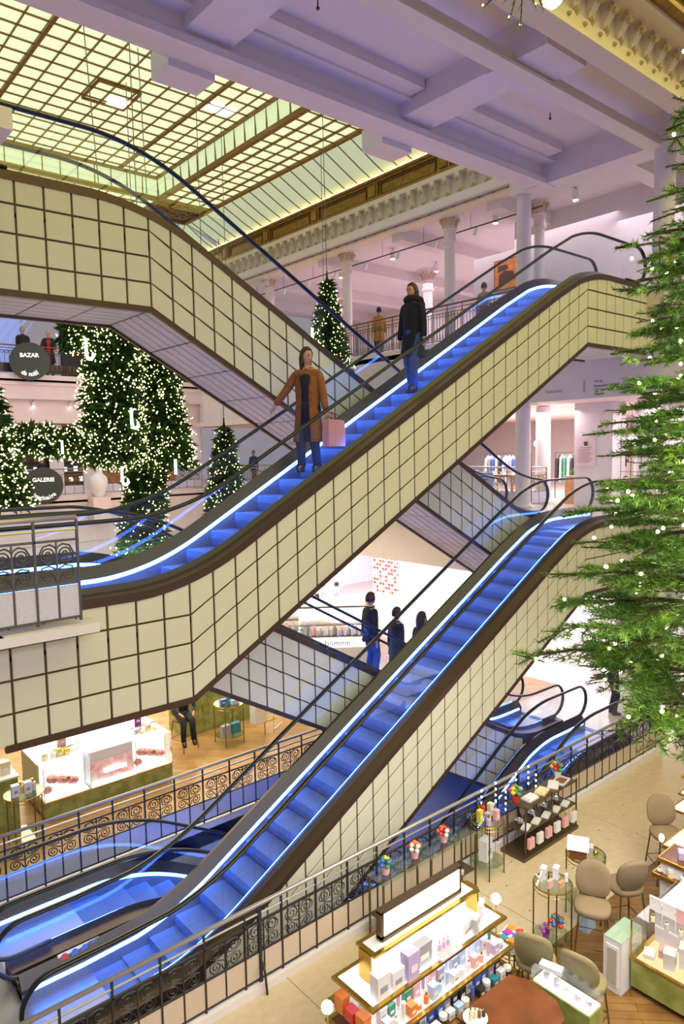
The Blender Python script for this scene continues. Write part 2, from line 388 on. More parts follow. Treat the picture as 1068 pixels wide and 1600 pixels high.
# level 1
struct('floor', MB().box(-6,1.85,7.3,10.95,4.88,4.98).box(-6,2.78,7.27,7.6,4.88,4.98), m_white, 'white-edged landing slab under the small railing at left', cat='floor')
struct('floor', MB().box(15.3,40,7.35,11.7,4.7,5.0).box(17,40,11.7,30.5,4.7,5.0), m_pale, 'pale floor of the right gallery beyond the middle escalator landing')
struct('wall_right', MB().box(17,17.3,11.7,30.5,2.9,4.7).box(16.4,16.7,6.9,11.7,2.9,4.7), m_white, 'white band above the ground floor shop')
struct('ceiling', MB().box(17.3,40,6,31,2.9,3.1), m_white, 'white ceiling of the ground floor shop')
struct('floor', MB().box(-8,17,30.3,40,4.7,5.0).box(17,25,30.5,40,4.7,5.0), m_pink, 'floor of the far gallery one level up')
# level 2
struct('floor', MB().box(15.3,40,7.35,11.7,9.7,10.0).box(17,40,11.7,30.5,9.7,10.0), m_pale, 'floor of the upper right gallery')
struct('floor', MB().box(-6,2.2,7.3,10.95,9.8,10.0), m_white, 'upper left landing slab')
fa = struct('wall_right', MB().box(16.45,16.7,6.0,11.8,7.9,9.7).box(16.42,16.7,6.0,7.4,7.9,10.0), m_white, 'white band with direction lettering below the upper gallery')
struct('wall_right', MB().box(17,17.3,11.7,30.5,7.9,9.98).box(16.95,17,11.7,30.5,9.85,10.0), m_white, 'white band of the upper right gallery behind the dark-coated woman')
struct('ceiling', MB().box(16.7,40,6,31,7.9,8.1), m_pink, 'pink-white ceiling of the clothes shop one level up')
struct('floor', MB().box(-8,17,30.3,40,9.7,9.98), m_pink, 'floor of the far upper gallery with the two men')
struct('wall_far', MB().box(-8,17.3,30.3,30.6,9.0,9.97).box(-8,17.3,30.15,30.3,9.78,9.97).box(-8,17.3,30.2,30.3,9.55,9.66).box(-8,17.3,30.7,30.9,8.05,9.0).box(-8,17.3,30.3,30.6,3.0,4.97).box(-8,17.3,30.2,30.3,4.8,4.97), m_pink, 'pinkish plaster bands of the far galleries behind the trees')
struct('wall_far', MB().box(-8,17.3,30.4,30.6,0,3.0), m_white, 'white ground floor wall behind the trees')
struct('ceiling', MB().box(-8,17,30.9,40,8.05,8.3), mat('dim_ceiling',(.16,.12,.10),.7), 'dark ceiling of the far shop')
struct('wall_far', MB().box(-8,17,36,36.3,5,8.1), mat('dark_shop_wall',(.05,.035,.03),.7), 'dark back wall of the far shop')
m_blue = mat('blue_glow_wall', (.42,.50,.74), .5, emit=(.32,.42,.8), es=.35)  # blue light on wall and slats is put in as their own glow
bw = struct('wall_far', MB().box(-4,10.6,35.8,36.1,10,15), m_blue, 'blue-glowing slatted wall behind the two men')
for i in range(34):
    MB().boxc((3.8+.42*i if i < 17 else -3+.42*i,35.7,12.6),(.05,.1,5.5),ry=radians(35)).build('slat', mat('blue_glow_slat',(.55,.62,.85),.4,emit=(.4,.5,.9),es=.3), bw)
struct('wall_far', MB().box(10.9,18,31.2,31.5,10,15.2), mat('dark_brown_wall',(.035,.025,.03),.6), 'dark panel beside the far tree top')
# upper right gallery ceiling and walls
struct('ceiling', MB().box(16.9,40,6,32,14.05,14.3), m_white, 'white ceiling of the upper right gallery')
for k,(y) in enumerate((9.2,13.2,17.2,21.2,25.2,29.2)):
    struct('trim_%d'%(3+k), MB().box(17.4,27,y,y+.5,13.65,14.05), m_white, 'white ceiling beam of the upper right gallery, %s from the near end'%['first','second','third','fourth','fifth','sixth'][k])
struct('wall_right', MB().box(27,27.3,6,32,10,14.05), m_pink, 'far wall of the upper right gallery')
struct('wall_right', MB().box(20.0,20.2,9.2,14.6,10,14.05).box(20.0,25,9.0,9.2,10,14.05), m_white, 'white display wall behind the upper end of the escalator')
struct('wall_right', MB().box(22.5,27,17.5,17.7,10,12.9), m_pink, 'low partition in the upper right gallery')
# middle level right
piw = struct('wall_right', MB().box(18.0,18.7,9.95,11.1,5,7.9), m_white, 'white box pillar with the framed notice')
struct('wall_right', MB().box(20,20.3,5.0,9.9,5,7.9).cyl((19.1,9.55,0),.32,5,7.9,20), m_white, 'white wall and round pillar beside the floor directory')
struct('wall_right', MB().box(31,31.3,6,32,5,7.9), m_pink, 'back wall of the clothes shop one level up')
# ground right
struct('wall_right', MB().box(26,26.3,6,32,0,2.9).box(19.0,19.5,15.4,19.2,0,2.9).box(17.6,18.0,8.8,9.6,0,2.9), mat('bright_white_wall',(.86,.84,.86),.6), 'bright white walls of the ground floor shop')

# bridge ceiling above the escalators
b_ = MB().box(-4,16.9,6.75,11.45,14.1,14.3)
struct('ceiling', b_, m_white, 'lilac-white ceiling with beams crossing above the escalators')
struct('trim_10', MB().box(-4,16.6,10.95,11.5,13.42,14.1).box(-4,16.6,10.85,11.1,13.38,13.52).box(-4,16.6,10.6,10.95,13.85,14.1), m_white, 'white edge beam of the ceiling beside the skylight')
struct('trim_11', MB().box(-4,16.5,7.98,8.22,13.42,13.62).box(-4,16.5,7.92,8.28,13.38,13.44), mat('cream_plaster',(.76,.70,.62),.6), 'cream beam running along the ceiling')
k = 12
for x in (-3.6,1.4,6.4,11.4):
    struct('trim_%d'%k, MB().box(x-.35,x+.55,6.75,11.0,13.62,14.1).box(x-.35,x+.55,11.5,12.15,13.30,13.75).box(x-.5,x+.7,7.3,8.6,13.5,14.1), m_white, 'white cross beam of the ceiling with its end block, %s from the left'%['first','second','third','fourth'][k-12]); k += 1
struct('trim_%d'%k, MB().box(16.2,16.9,6.75,12.0,13.395,14.1).box(15.9,16.3,6.75,7.4,13.5,14.1), m_white, 'white end girder of the ceiling over the round columns')
for i,(x0,x1) in enumerate(((12.1,15.9),(7.1,11.0),(2.1,6.0))):
    struct('trim_%d'%(20+i), MB().box(x0,x1,10.2,10.6,13.9,14.1).box(x0,x1,7.3,7.6,13.85,14.1), m_white, 'plaster moulding strip between ceiling beams, %s bay'%['right','middle','left'][i])
for i,(x,y) in enumerate(((7.8,9.6),(12.3,9.2),(9.9,8.9),(14.3,9.5))):
    s_ = thing('sprinkler', ['small black sprinkler head, leftmost under the lilac ceiling','small black sprinkler head nearest the right end girder','small black sprinkler head in the middle ceiling bay','small black sprinkler head over the top of the escalator'][i], 'sprinkler', (x,y,14.1))
    MB().cyl((0,0,0),.012,-.12,0,6).build('stem', m_iron, s_); MB().cyl((0,0,0),.03,-.14,-.11,8).build('nozzle', m_iron, s_)

# columns
def column(label, x, y, z0, z1, r=.19, cap=None, group=None):
    t = thing('column', label, 'column', (x,y,z0), group)
    h = z1-z0
    MB().lathe((0,0,0), [(r*1.35,0),(r*1.35,.08),(r*1.1,.14),(r,.2),(r*.94,h-.02)], 20).build('shaft', m_white, t, smooth=False)
    if cap:
        cz = h-cap
        cp_ = MB().lathe((0,0,0), [(r,cz-.55),(r*1.25,cz-.5),(r*1.25,cz-.44),(r*1.05,cz-.4),(r*1.08,cz-.15),(r*1.3,cz-.1),(r*1.1,cz-.05),(r*1.15,cz+.1),(r*1.7,cz+.32),(r*1.9,cz+.34)], 20).build('capital', m_pink, t)
        lf = MB().tube([(r*1.1,0,cz-.02),(r*1.35,0,cz+.12),(r*1.75,0,cz+.2),(r*1.8,0,cz+.12)],[.05,.05,.035,.02],5).mesh('leaf', mat('stucco_leaf',(.62,.50,.34),.6))
        for i in range(10): 
            o = link('leaf', lf, cp_); o.rotation_euler = (0,0,i*pi/5)
        MB().boxc((0,0,cz+.38),(r*3.6,r*3.6,.09)).build('abacus', m_white, t)
    return t
column('plain white round column standing right of the upper escalator end, beside the far atrium', 16.5, 11.75, 10.0, 13.42, .2)
column('white round column one level below, in front of the clothes rails', 16.5, 11.75, 5.0, 7.9, .21)
column('second white round column left of the framed notice', 18.2, 12.25, 5.0, 7.9, .22)
column('thick white column at the upper right, above the wrought iron gate rail', 16.5, 7.95, 10.0, 13.42, .24)
column('white column beside the red fire extinguisher on the ground floor', 15.5, 7.45, 0, 4.7, .2)
for i,y in enumerate((15.4,20.4,25.4)):
    column(['fluted-capital column behind the dark-coated woman, nearest of its row','second column with leaf capital behind the hanging tree','third column with leaf capital, farthest of its row'][i], 17.7, y, 10.0, 14.05, .18, .35, 'columns with leaf capitals along the upper gallery')
column('slim column with leaf capital behind the plain white column', 18.9, 12.9, 10.0, 14.05, .16, .3, 'columns with leaf capitals along the upper gallery')
for i,y in enumerate((18.2,24.0)):
    column(['inner gallery column behind the first row, nearer one','inner gallery column behind the first row, farther one'][i], 22.3, y+2.4, 10.0, 14.05, .2, .35, 'columns with leaf capitals along the upper gallery')
for i,x in enumerate((11.7,17.0)):
    column(['pink plaster column above the white urn in the far gallery','pink plaster pillar at the right end of the far gallery'][i], x, 30.9, 5.0, 8.05, .26)
column('yellow-lit column inside the far shop', 10.55, 31.6, 5.0, 8.05, .3)

# skylight over the far atrium
sk = sempty('ceiling_skylight', 'luminous greenish glass skylight in golden glazing bars', 'skylight')
ZU, ZR = 17.55, 16.75
ux = [13.38,12.95]+[11.80+.631,11.80]+[11.80-.631*k for k in range(1,13)]; ux = sorted(ux)
uy = [26.74,26.35]+[26.35-.62*k for k in range(1,19)]; uy = sorted(uy)
pc = {}
def pane(w_, d_, m, name='glass_pane'):
    k = (round(w_,3), round(d_,3), m.name)
    if k not in pc: pc[k] = MB().box(.012,w_-.012,.012,d_-.012,0,.02).mesh(name, m)
    return pc[k]
special = {(9,9):1, (14,12):1}
for i in range(len(ux)-1):
    for j in range(len(uy)-1):
        link('glass_pane', pane(ux[i+1]-ux[i], uy[j+1]-uy[j], m_pane), sk, (ux[i],uy[j],ZU))
MB().box(-4,ux[0],15.2,26.74,ZU,ZU+.02).box(-4,13.38,11.6,15.19,ZU,ZU+.02).build('glass_pane', m_pane, sk, kind='stuff')
def bar(x0,x1,y0,y1,z,h=.05,name='glazing_bar',m=None): MB().box(x0,x1,y0,y1,z-h,z).build(name, m or m_bar, sk)
for i,x in enumerate(ux):
    t = .055 if abs(x-11.8)<.01 or abs(x-6.751)<.01 else .016
    bar(x-t,x+t,11.6,26.74,ZU,.05 if t<.03 else .09)
for j,y in enumerate(uy): bar(-4,13.38,y-.016,y+.016,ZU,.045)
bar(13.3,13.46,11.6,26.82,ZU+.02,.12); bar(-4,13.46,26.66,26.82,ZU+.02,.12)
# raised maintenance hatch frame and lit openings
for a in ((8.70,10.02,20.78,20.84),(8.70,10.02,22.07,22.13),(8.68,8.74,20.8,22.1),(9.97,10.03,20.8,22.1)): bar(*a,ZU-.04,.07,'hatch_frame')
MB().box(9.42,9.98,21.5,22.05,ZU-.075,ZU-.06).build('spotlight_opening', mat('hatch_light',(1,1,1),.5,emit=(1,.95,.95),es=1.6), sk)
MB().box(12.0,12.9,20.0,20.6,ZU-.03,ZU-.02).build('spotlight_opening', MATS['hatch_light'], sk)
# riser strip between the upper and lower glass
ry = [26.74-.63*k for k in range(24)]
for k in range(len(ry)-1):
    y1,y0 = ry[k],ry[k+1]
    MB().add([(13.40,y0+.012,ZU-.08),(13.40,y1-.012,ZU-.08),(13.46,y1-.012,ZR+.04),(13.46,y0+.012,ZR+.04)],[(0,1,2,3)]).build('riser_pane', m_panedim, sk)
    MB().box(13.39,13.44,y1-.014,y1+.014,ZR,ZU).build('glazing_bar', m_bar, sk)
rx = [13.4-.63*k for k in range(17)]
for k in range(len(rx)-1):
    x1,x0 = rx[k],rx[k+1]
    MB().add([(x0+.012,26.76,ZU-.08),(x1-.012,26.76,ZU-.08),(x1-.012,26.80,ZR+.04),(x0+.012,26.80,ZR+.04)],[(0,1,2,3)]).build('riser_pane', m_panedim, sk)
    MB().box(x1-.014,x1+.014,26.74,26.79,ZR,ZU).build('glazing_bar', m_bar, sk)
bar(13.36,13.52,11.6,26.9,ZR+.05,.16); bar(-4,13.5,26.7,26.86,ZR+.05,.16)
# lower ring
qx = [13.5,14.05,14.6,15.15,15.65]
qy = [26.6-.62*k for k in range(24)]
for i in range(4):
    for j in range(len(qy)-1): link('glass_pane', pane(qx[i+1]-qx[i], .62, m_pane), sk, (qx[i],qy[j+1],ZR))
for i,x in enumerate(qx): t=.03 if i in(1,3) else .016; bar(x-t,x+t,11.6,26.6,ZR,.06)
for y in qy: bar(13.5,15.65,y-.014,y+.014,ZR,.045)
bar(15.58,15.74,11.6,28.8,ZR+.02,.12)
fy = [26.85,27.5,28.15,28.8]
for i in range(16):
    for j in range(3): link('glass_pane', pane(.63,.65, m_pane), sk, (13.4-.63*(i+1),fy[j],ZR))
    bar(13.4-.63*i-.014,13.4-.63*i+.014,26.85,28.8,ZR,.045)
for y in fy: bar(-4,13.5,y-.016,y+.016,ZR,.05)
bar(-4,15.7,28.74,28.88,ZR+.02,.12); bar(13.42,13.54,26.8,28.8,ZR+.02,.12); bar(13.5,15.65,26.56,26.68,ZR+.02,.12)
# ornate corner panel
cpn = MB().box(13.5,15.62,26.65,28.76,ZR-.01,ZR+.02)
cpn.build('corner_panel', mat('carved_brown_panel',(.10,.055,.012),.5,.3,noise=.7,nscale=9,bump=1), sk)
for i in range(26):
    cx,cy = R.uniform(13.7,15.4), R.uniform(26.85,28.55); rr_ = R.uniform(.10,.24)
    a0 = R.uniform(0,6.28)
    MB().tube([(cx+rr_*cos(a0+t*.5)*(1-t*.06), cy+rr_*sin(a0+t*.5)*(1-t*.06), ZR-.04) for t in range(10)], .028, 4).build('carved_scroll', m_gold, sk)
# sloping coves
cy_ = [30.4-.66*k for k in range(29)]
for k in range(len(cy_)-1):
    y1,y0 = cy_[k],cy_[k+1]
    y1t,y0t = min(y1,28.8),min(y0,28.8)
    if y1t-y0t < .05: continue
    MB().add([(17.5,y0+.014,15.85),(17.5,y1-.014,15.85),(16.75,y1-.014 if y1<28.9 else y1-.9,16.2),(16.75,y0+.014 if y0<28.9 else y0-.9,16.2),(15.7,y1t-.014,ZR-.02),(15.7,y0t+.014,ZR-.02)],[(3,2,1,0),(5,4,2,3)]).build('cove_pane', m_panecove, sk)
    MB().tube([(17.49,y1,15.84),(16.74,min(y1,29.5),16.18),(15.7,y1t,ZR-.04)],.022,4).build('glazing_bar', m_bar, sk)
for k in range(22):
    x1,x0 = 17.3-.63*k,17.3-.63*(k+1); x1t,x0t = min(x1,15.7),min(x0,15.7)
    if x1t-x0t < .05: continue
    MB().add([(x0+.014,30.5,15.85),(x1-.014,30.5,15.85),(x1t-.014,28.85,ZR-.02),(x0t+.014,28.85,ZR-.02)],[(0,1,2,3)]).build('cove_pane', m_panecove, sk)
    MB().tube([(x1,30.49,15.84),(x1t,28.84,ZR-.04)],.022,4).build('glazing_bar', m_bar, sk)
MB().add([(17.5,28.85,15.85),(17.5,30.5,15.85),(15.7,28.85,ZR-.02)],[(0,1,2)]).add([(15.7,30.5,15.85),(17.5,30.5,15.85),(15.7,28.85,ZR-.02)],[(0,1,2)]).build('cove_pane', m_panecove, sk)
# hidden cove tubes that light the lower edge of the cove glass
for a in ((17.2,21,15.98,.25,18,(0,radians(-55),0)),(8,30.1,15.95,18,.25,(radians(55),0,0))):
    area('cove_tube', a[:3], a[3], a[4], 300, (.85,1,.75), a[5])

# gold beam, entablature and consoles
def consoles(wall, vert, n, start, step, fixed, zc, facing, size=1.0):
    """carved scroll brackets; vert: axis they run along"""
    s = size
    body = MB().prism([(0,-.34*s),(.06*s,-.34*s),(.10*s,-.1*s),(.20*s,.02*s),(.30*s,.2*s),(.30*s,.3*s),(0,.3*s)], -.09*s, .09*s)
    me = body.mesh('console', m_cons)
    sc = MB()
    sc.tube([(.24*s+.09*s*cos(t*.8)*(1-t*.07), -.1*s, .16*s+.09*s*sin(t*.8)*(1-t*.07)) for t in range(9)], .028*s, 4).tube([(.07*s,0,-.36*s),(.12*s,0,-.24*s),(.11*s,0,-.14*s)], [.03*s,.06*s,.02*s], 5)
    for dy in (-.05,.05): sc.tube([(.08*s,dy*s,-.32*s),(.13*s,dy*1.3*s,-.2*s)], [.02*s,.035*s], 4)
    sc.ball((.30*s,0,.1*s), .075*s, 6, 4)
    ms = sc.mesh('acanthus_scroll', m_cons2)
    fin = MB().add([(.012,-.13*s,-.5*s),(.012,-.005*s,-.5*s),(.012,-.005*s,.2*s),(.012,-.13*s,.2*s)],[(0,1,2,3)])
    for i in range(n):
        p = start+step*i
        loc = (fixed,p,zc) if vert=='y' else (p,fixed,zc)
        rz = pi if facing=='-x' else -pi/2
        b = link('console', me, wall, loc, rz); o = link('acanthus_scroll', ms, b)
m_cons = mat('console_plaster', (.74,.66,.56), .65); m_cons2 = mat('console_gilded_plaster', (.52,.40,.22), .6)
ent = struct('wall_cornice', MB().box(17.15,17.5,11.6,31,13.95,14.12).box(17.25,17.5,11.6,31,14.12,14.95).box(17.0,17.5,11.6,31,14.95,15.1).box(17.05,17.5,11.6,31,13.9,13.97).box(17.1,17.5,11.6,31,14.25,14.31), m_cons, 'cream cornice with carved brackets below the golden beam')
consoles(ent, 'y', 37, 12.0, .5, 17.25, 14.66, '-x', .92)
for i in range(37): MB().ball((17.13,12.25+.5*i,14.04),.05,6,4,.6).build('rosette', m_cons2, ent)
gb = struct('wall_cornice', MB().box(17.0,17.6,11.6,31,15.1,15.18).box(17.2,17.6,11.6,31,15.18,15.78).box(17.05,17.6,11.6,31,15.78,15.86).box(17.12,17.6,11.6,31,15.7,15.78), m_gold, 'golden beam with sunk panels under the skylight glass')
for k in range(6):
    y = 12.3+3.2*k
    MB().box(17.17,17.21,y,y+2.5,15.26,15.30).box(17.17,17.21,y,y+2.5,15.62,15.66).box(17.17,17.21,y,y+.04,15.3,15.62).box(17.17,17.21,y+2.46,y+2.5,15.3,15.62).build('panel_moulding', m_deck, gb)
    MB().box(17.14,17.2,y+2.6,y+3.1,15.2,15.75).box(17.1,17.14,y+2.7,y+3.0,15.3,15.65).build('panel_block', m_gold, gb)
entf = struct('wall_cornice', MB().box(-8,17.4,30.5,30.9,13.9,14.95).box(-8,17.4,30.3,30.9,14.95,15.1), m_cons, 'cream cornice on the far side of the atrium')
struct('wall_cornice', MB().box(-8,17.4,30.4,30.9,15.1,15.86), m_gold, 'golden beam on the far side of the atrium')
# near cornice over the camera-side atrium
nc = struct('wall_cornice', MB().box(-6,24,6.6,6.95,13.32,13.38).box(-6,24,6.62,6.95,13.38,13.6).box(-6,24,6.7,6.95,13.6,14.1).box(-6,24,6.55,6.95,13.27,13.32).box(-6,24,6.2,6.95,14.05,14.15), mat('warm_cream_plaster',(.76,.66,.50),.6), 'cream cornice with large carved brackets at the top right')
consoles(nc, 'x', 22, 7.9, .462, 6.7, 13.82, '-y', .78)
for i in range(22): MB().ball((7.67+.462*i,6.61,13.5),.05,6,4,.7).build('rosette', m_cons2, nc)
g2 = struct('wall_cornice', MB().box(-6,24,6.0,6.9,14.15,14.24).box(-6,24,6.15,6.9,14.24,14.56).box(-6,24,6.0,6.9,14.56,14.64), m_gold, 'golden beam at the top right corner')
for k in range(20): MB().box(4+.9*k,4.05+.9*k,6.12,6.16,14.26,14.54).build('panel_moulding', m_deck, g2)
sk2 = sempty('ceiling_skylight', 'near skylight whose bright glass shows at the top right corner', 'skylight')
for i in range(15):
    for j in range(9): link('glass_pane', pane(1.5,1.5,mat('near_luminous_pane',(.5,.5,.4),.6,emit=(.92,.84,.18),es=2.2)), sk2, (-2+1.5*i,-9.2+1.5*j,17.0))
MB().add([(-4,5.9,14.7),(24,5.9,14.7),(24,4.3,17),(-4,4.3,17)],[(0,1,2,3)]).build('cove_pane', mat('near_luminous_cove',(.5,.5,.4),.6,emit=(.80,.84,.55),es=1.3), sk2)
for i in range(16): MB().box(-2.02+1.5*i,-1.98+1.5*i,-9.2,4.3,16.94,17).build('glazing_bar', m_bar, sk2)
for j in range(10): MB().box(-2,20.5,-9.22+1.5*j,-9.18+1.5*j,16.94,17).build('glazing_bar', m_bar, sk2)
# ---------------------------------------------------------------- railings
def spiral(mb, cx, cz, r, s, up, turns=1.6, n=18, w=.009):
    pts = []
    for i in range(n+1):
        t = i/n; a = t*turns*2*pi; q = r*(1-.86*t)
        pts.append((cx + s*q*cos(a)*1.0, 0, cz + up*q*sin(a)))
    mb.tube(pts, w, 4, cap=False)
def scroll_mesh(w, h, m, th=.009):
    mb = MB(); c = w/2
    mb.box(c-.008,c+.008,-.008,.008,0,h)
    for s in (-1,1):
        spiral(mb, c+s*w*.23, h*.72, w*.17, -s, 1, w=th)
        mb.tube([(c+s*w*.06,0,h*.72),(c+s*w*.09,0,h*.55),(c+s*w*.26,0,h*.50),(c+s*w*.40,0,h*.60),(c+s*w*.42,0,h*.74),(c+s*w*.33,0,h*.90),(c+s*w*.16,0,h*.95),(c,0,h*.86)], th, 4)
        spiral(mb, c+s*w*.25, h*.24, w*.15, s, -1, w=th)
        mb.tube([(c+s*w*.40,0,h*.24),(c+s*w*.38,0,h*.40),(c+s*w*.2,0,h*.44),(c,0,h*.34)], th, 4)
        mb.tube([(c+s*w*.10,0,h*.24),(c+s*w*.06,0,h*.10),(c,0,h*.02)], th, 4)
    mb.ball((c,0,h*.86),.02,6,4).ball((c,0,h*.46),.016,6,4)
    return mb.mesh('scroll_panel', m)
_rail = {}
def railing(label, axis, a0, a1, fixed, z, m_top, m_body, m_pan, bay=.56, H=1.12, style='scroll', group=None, brace=None, curb=.1, th=.009):
    L = a1-a0; n = max(1, round(L/bay)); w = L/n
    T = thing('railing', label, 'railing', (a0,fixed,z) if axis=='x' else (fixed,a0,z), group, 0 if axis=='x' else pi/2)
    MB().tube([(0,0,H),(L,0,H)], .028, 8).build('handrail', m_top, T, smooth=True)
    MB().tube([(0,0,H-.12),(L,0,H-.12)], .014, 6).build('middle_rail', m_top, T)
    MB().box(0,L,-.012,.012,curb+.03,curb+.055).build('bottom_bar', m_body, T)
    MB().box(0,L,-.014,.014,H-.24,H-.215).build('top_bar', m_body, T)
    pm = MB().box(-.012,.012,-.014,.014,curb,H-.02).mesh('post', m_body)
    for i in range(n+1): link('post', pm, T, (i*w,0,0))
    if style == 'scroll':
        MB().box(0,L,-.012,.012,curb+.39,curb+.41).build('lower_bar', m_body, T)
        sm = scroll_mesh(w-.03, H-.24-curb-.41, m_body, th)
        hp = MB().box(-.009,.009,-.011,.011,curb+.03,curb+.4).mesh('half_post', m_body)
        pn = MB().box(.012,w/2-.012,-.005,.005,curb+.05,curb+.385).mesh('base_panel', m_pan)
        for i in range(n):
            link('scroll_panel', sm, T, (i*w+.015,0,curb+.41)); link('half_post', hp, T, (i*w+w/2,0,0))
            link('base_panel', pn, T, (i*w,0,0)); link('base_panel', pn, T, (i*w+w/2,0,0))
    else:
        mb = MB(); k = 5; q = w/k
        for j in range(k):
            x = (j+.5)*q
            mb.box(x-.008,x+.008,-.008,.008,curb+.05,H-.24)
            mb.tube([(x+q*.5*cos(t),0,H-.36+q*.5*sin(t)) for t in [i*pi/5 for i in range(6)]], .008, 4)
            mb.ball((x,0,H-.30),.022,6,4).ball((x,0,curb+.12),.025,6,4)
            mb.tube([(x-q*.5,0,curb+.06),(x,0,curb+.3),(x+q*.5,0,curb+.06)], .007, 4)
        me = mb.mesh('baluster_panel', m_body)
        for i in range(n): link('baluster_panel', me, T, (i*w,0,0))
    if brace:
        for b in brace:
            MB().box(-.022,.022,-.022,.022,0,H).tube([(0,0,.45),(0,-.10,.28),(0,-.14,0)], .016, 5).build('brace_post', m_body, T, loc=(b-a0,0,0))
    return T
m_beige = mat('beige_panel', (.60,.47,.38), .35); m_lav = mat('frosted_lavender_panel', (.60,.58,.72), .3, noise=.06, nscale=40)
m_browntop = mat('brown_wood_handrail', (.20,.07,.035), .35); m_brass = mat('dull_bronze', (.20,.14,.07), .45, .5)
railing('long wrought iron railing with beige lower panels in front of the blue escalators', 'x', 1.55, 14.9, 7.13, 0, m_pewter, m_iron, m_beige, brace=(4.55,9.9))
railing('wrought iron scroll railing between the parquet and the lower left escalator', 'x', 0.4, 12.0, 11.0, 0, m_pewter, m_iron, m_lav)
railing('short wrought iron railing with frosted panels in front of the left landing', 'x', 0.9, 2.62, 7.36, 4.98, m_pewter, mat('grey_iron',(.13,.12,.13),.45,.6), m_lav, bay=.43, curb=.04)
railing('wrought iron gate rail with brown top between escalator end and white column', 'x', 15.3, 16.3, 7.45, 10, m_browntop, m_brass, None, style='bars', bay=.5, curb=.02)
railing('brown-topped baluster railing along the upper right gallery behind the women', 'y', 11.95, 30.0, 17.05, 10, m_browntop, m_brass, None, style='bars', bay=.6, curb=.02)
railing('scroll railing along the clothes shop one level up, left of the round columns', 'y', 12.0, 30.0, 17.05, 5, m_pewter, m_brass, m_lav, bay=.7, curb=.03)
railing('short scroll railing between the two round columns of the clothes shop', 'x', 17.25, 18.0, 12.0, 5, m_pewter, m_brass, m_lav, bay=.6, curb=.03)
railing('far gallery scroll railing with white lower panels beside the urn', 'x', 1.0, 11.2, 30.35, 5, m_pewter, m_brass, m_lav, bay=.8, curb=.03, th=.014)
railing('far gallery railing right of the urn behind the fir trees', 'x', 12.1, 16.9, 30.35, 5, m_pewter, m_brass, m_lav, bay=.8, curb=.03, th=.014)
rf = railing('red-brown topped thin railing of the far upper gallery below the two men', 'x', 1.0, 16.9, 30.35, 10, mat('redbrown_rail',(.22,.05,.03),.35), m_iron, None, style='bars', bay=.9, curb=.02)
MB().box(0,15.9,.03,.06,.05,.42).build('lower_board', m_deck, rf)

# notice on the escalator end (blue sheet with printed lines)
nt_ = thing('notice_sheet', 'pale blue information sheet hung on the scroll railing by the middle landing', 'sign', (17.0,13.6,5.55), rz=-pi/2)
MB().box(-.45,.45,-.01,.01,-.42,.42).box(-.3,.3,0,.06,.3,.34).build('sheet', mat('pale_blue_sheet',(.35,.48,.85),.5), nt_)
for i in range(7): MB().box(-.36,.36-.1*(i%3),-.015,-.012,.28-.09*i,.31-.09*i).build('printed_line', mat('ink_blue',(.03,.05,.3),.5), nt_)

# ---------------------------------------------------------------- fir trees
m_fir = mat('dark_fir_green', (.05,.13,.02), .7, noise=.5, nscale=3); m_fir2 = mat('bright_fir_green', (.14,.31,.025), .6, noise=.5, nscale=9, col2=(.045,.14,.012))
m_bark = mat('brown_bark', (.06,.035,.015), .8)
m_fairy = mat('warm_fairy_light', (1,.9,.5), .5, emit=(1,.90,.42), es=3.2, nosample=True)
m_fairy2 = mat('near_fairy_light', (1,.9,.6), .5, emit=(1,.86,.50), es=10, nosample=True)
m_cable = mat('steel_cable', (.16,.17,.15), .4, .6)
def twig(mb, p, d, L, r):
    d = d.normalized(); a = d.orthogonal().normalized(); b = d.cross(a); q = R.uniform(0,6.28)
    for k in range(3):
        u = a*cos(q+k*2.1)+b*sin(q+k*2.1)
        mb.add([p-u*r*.5, p+u*r, p+d*L+u*r*.2],[(0,1,2)])
        mb.add([p+d*L*.3, p+d*L*.35+u*r*1.3, p+d*L*.9],[(0,1,2)])
def foliage(mb, lights, kind, n, nl, lr, tw=.26, **k):
    """kind 'cone': c,(r0 top,r1 bottom),z0 top,z1 bottom; 'tube': p0,p1,r"""
    def sample(surf):
        if kind == 'cone':
            t = sqrt(R.random()*(1-.002)+.002) if k['r0'] < .3*k['r1'] else R.random(); z = k['z0']+(k['z1']-k['z0'])*t
            lay = .80+.20*((t*k.get('tiers',8))%1.0)
            rr = (k['r0']+(k['r1']-k['r0'])*t)*lay*(1 if surf else R.uniform(.45,.95)); a = R.uniform(0,2*pi)
            o = Vector((cos(a),sin(a),0)); return Vector((k['c'][0],k['c'][1],z))+o*rr, (o+Vector((0,0,-.15))).normalized()
        p0,p1 = Vector(k['p0']),Vector(k['p1']); ax = (p1-p0); t = R.random(); axn = ax.normalized(); a = axn.orthogonal().normalized(); b = axn.cross(a); q = R.uniform(0,6.28)
        o = a*cos(q)+b*sin(q); rr = k['r']*(1 if surf else R.uniform(.4,.9))*(1+.14*sin(t*17+q*2)); return p0+ax*t+o*rr, o
    for i in range(n):
        p,o = sample(False); d = (o+Vector((R.gauss(0,.5),R.gauss(0,.5),R.gauss(0,.4)))).normalized(); twig(mb, p, d, tw*R.uniform(.7,1.25), tw*.16)
    for i in range(int(nl*1.45)):
        p,o = sample(True); lights.octa(p+o*tw*R.uniform(-.1,.7), lr*R.uniform(.7,1.2))
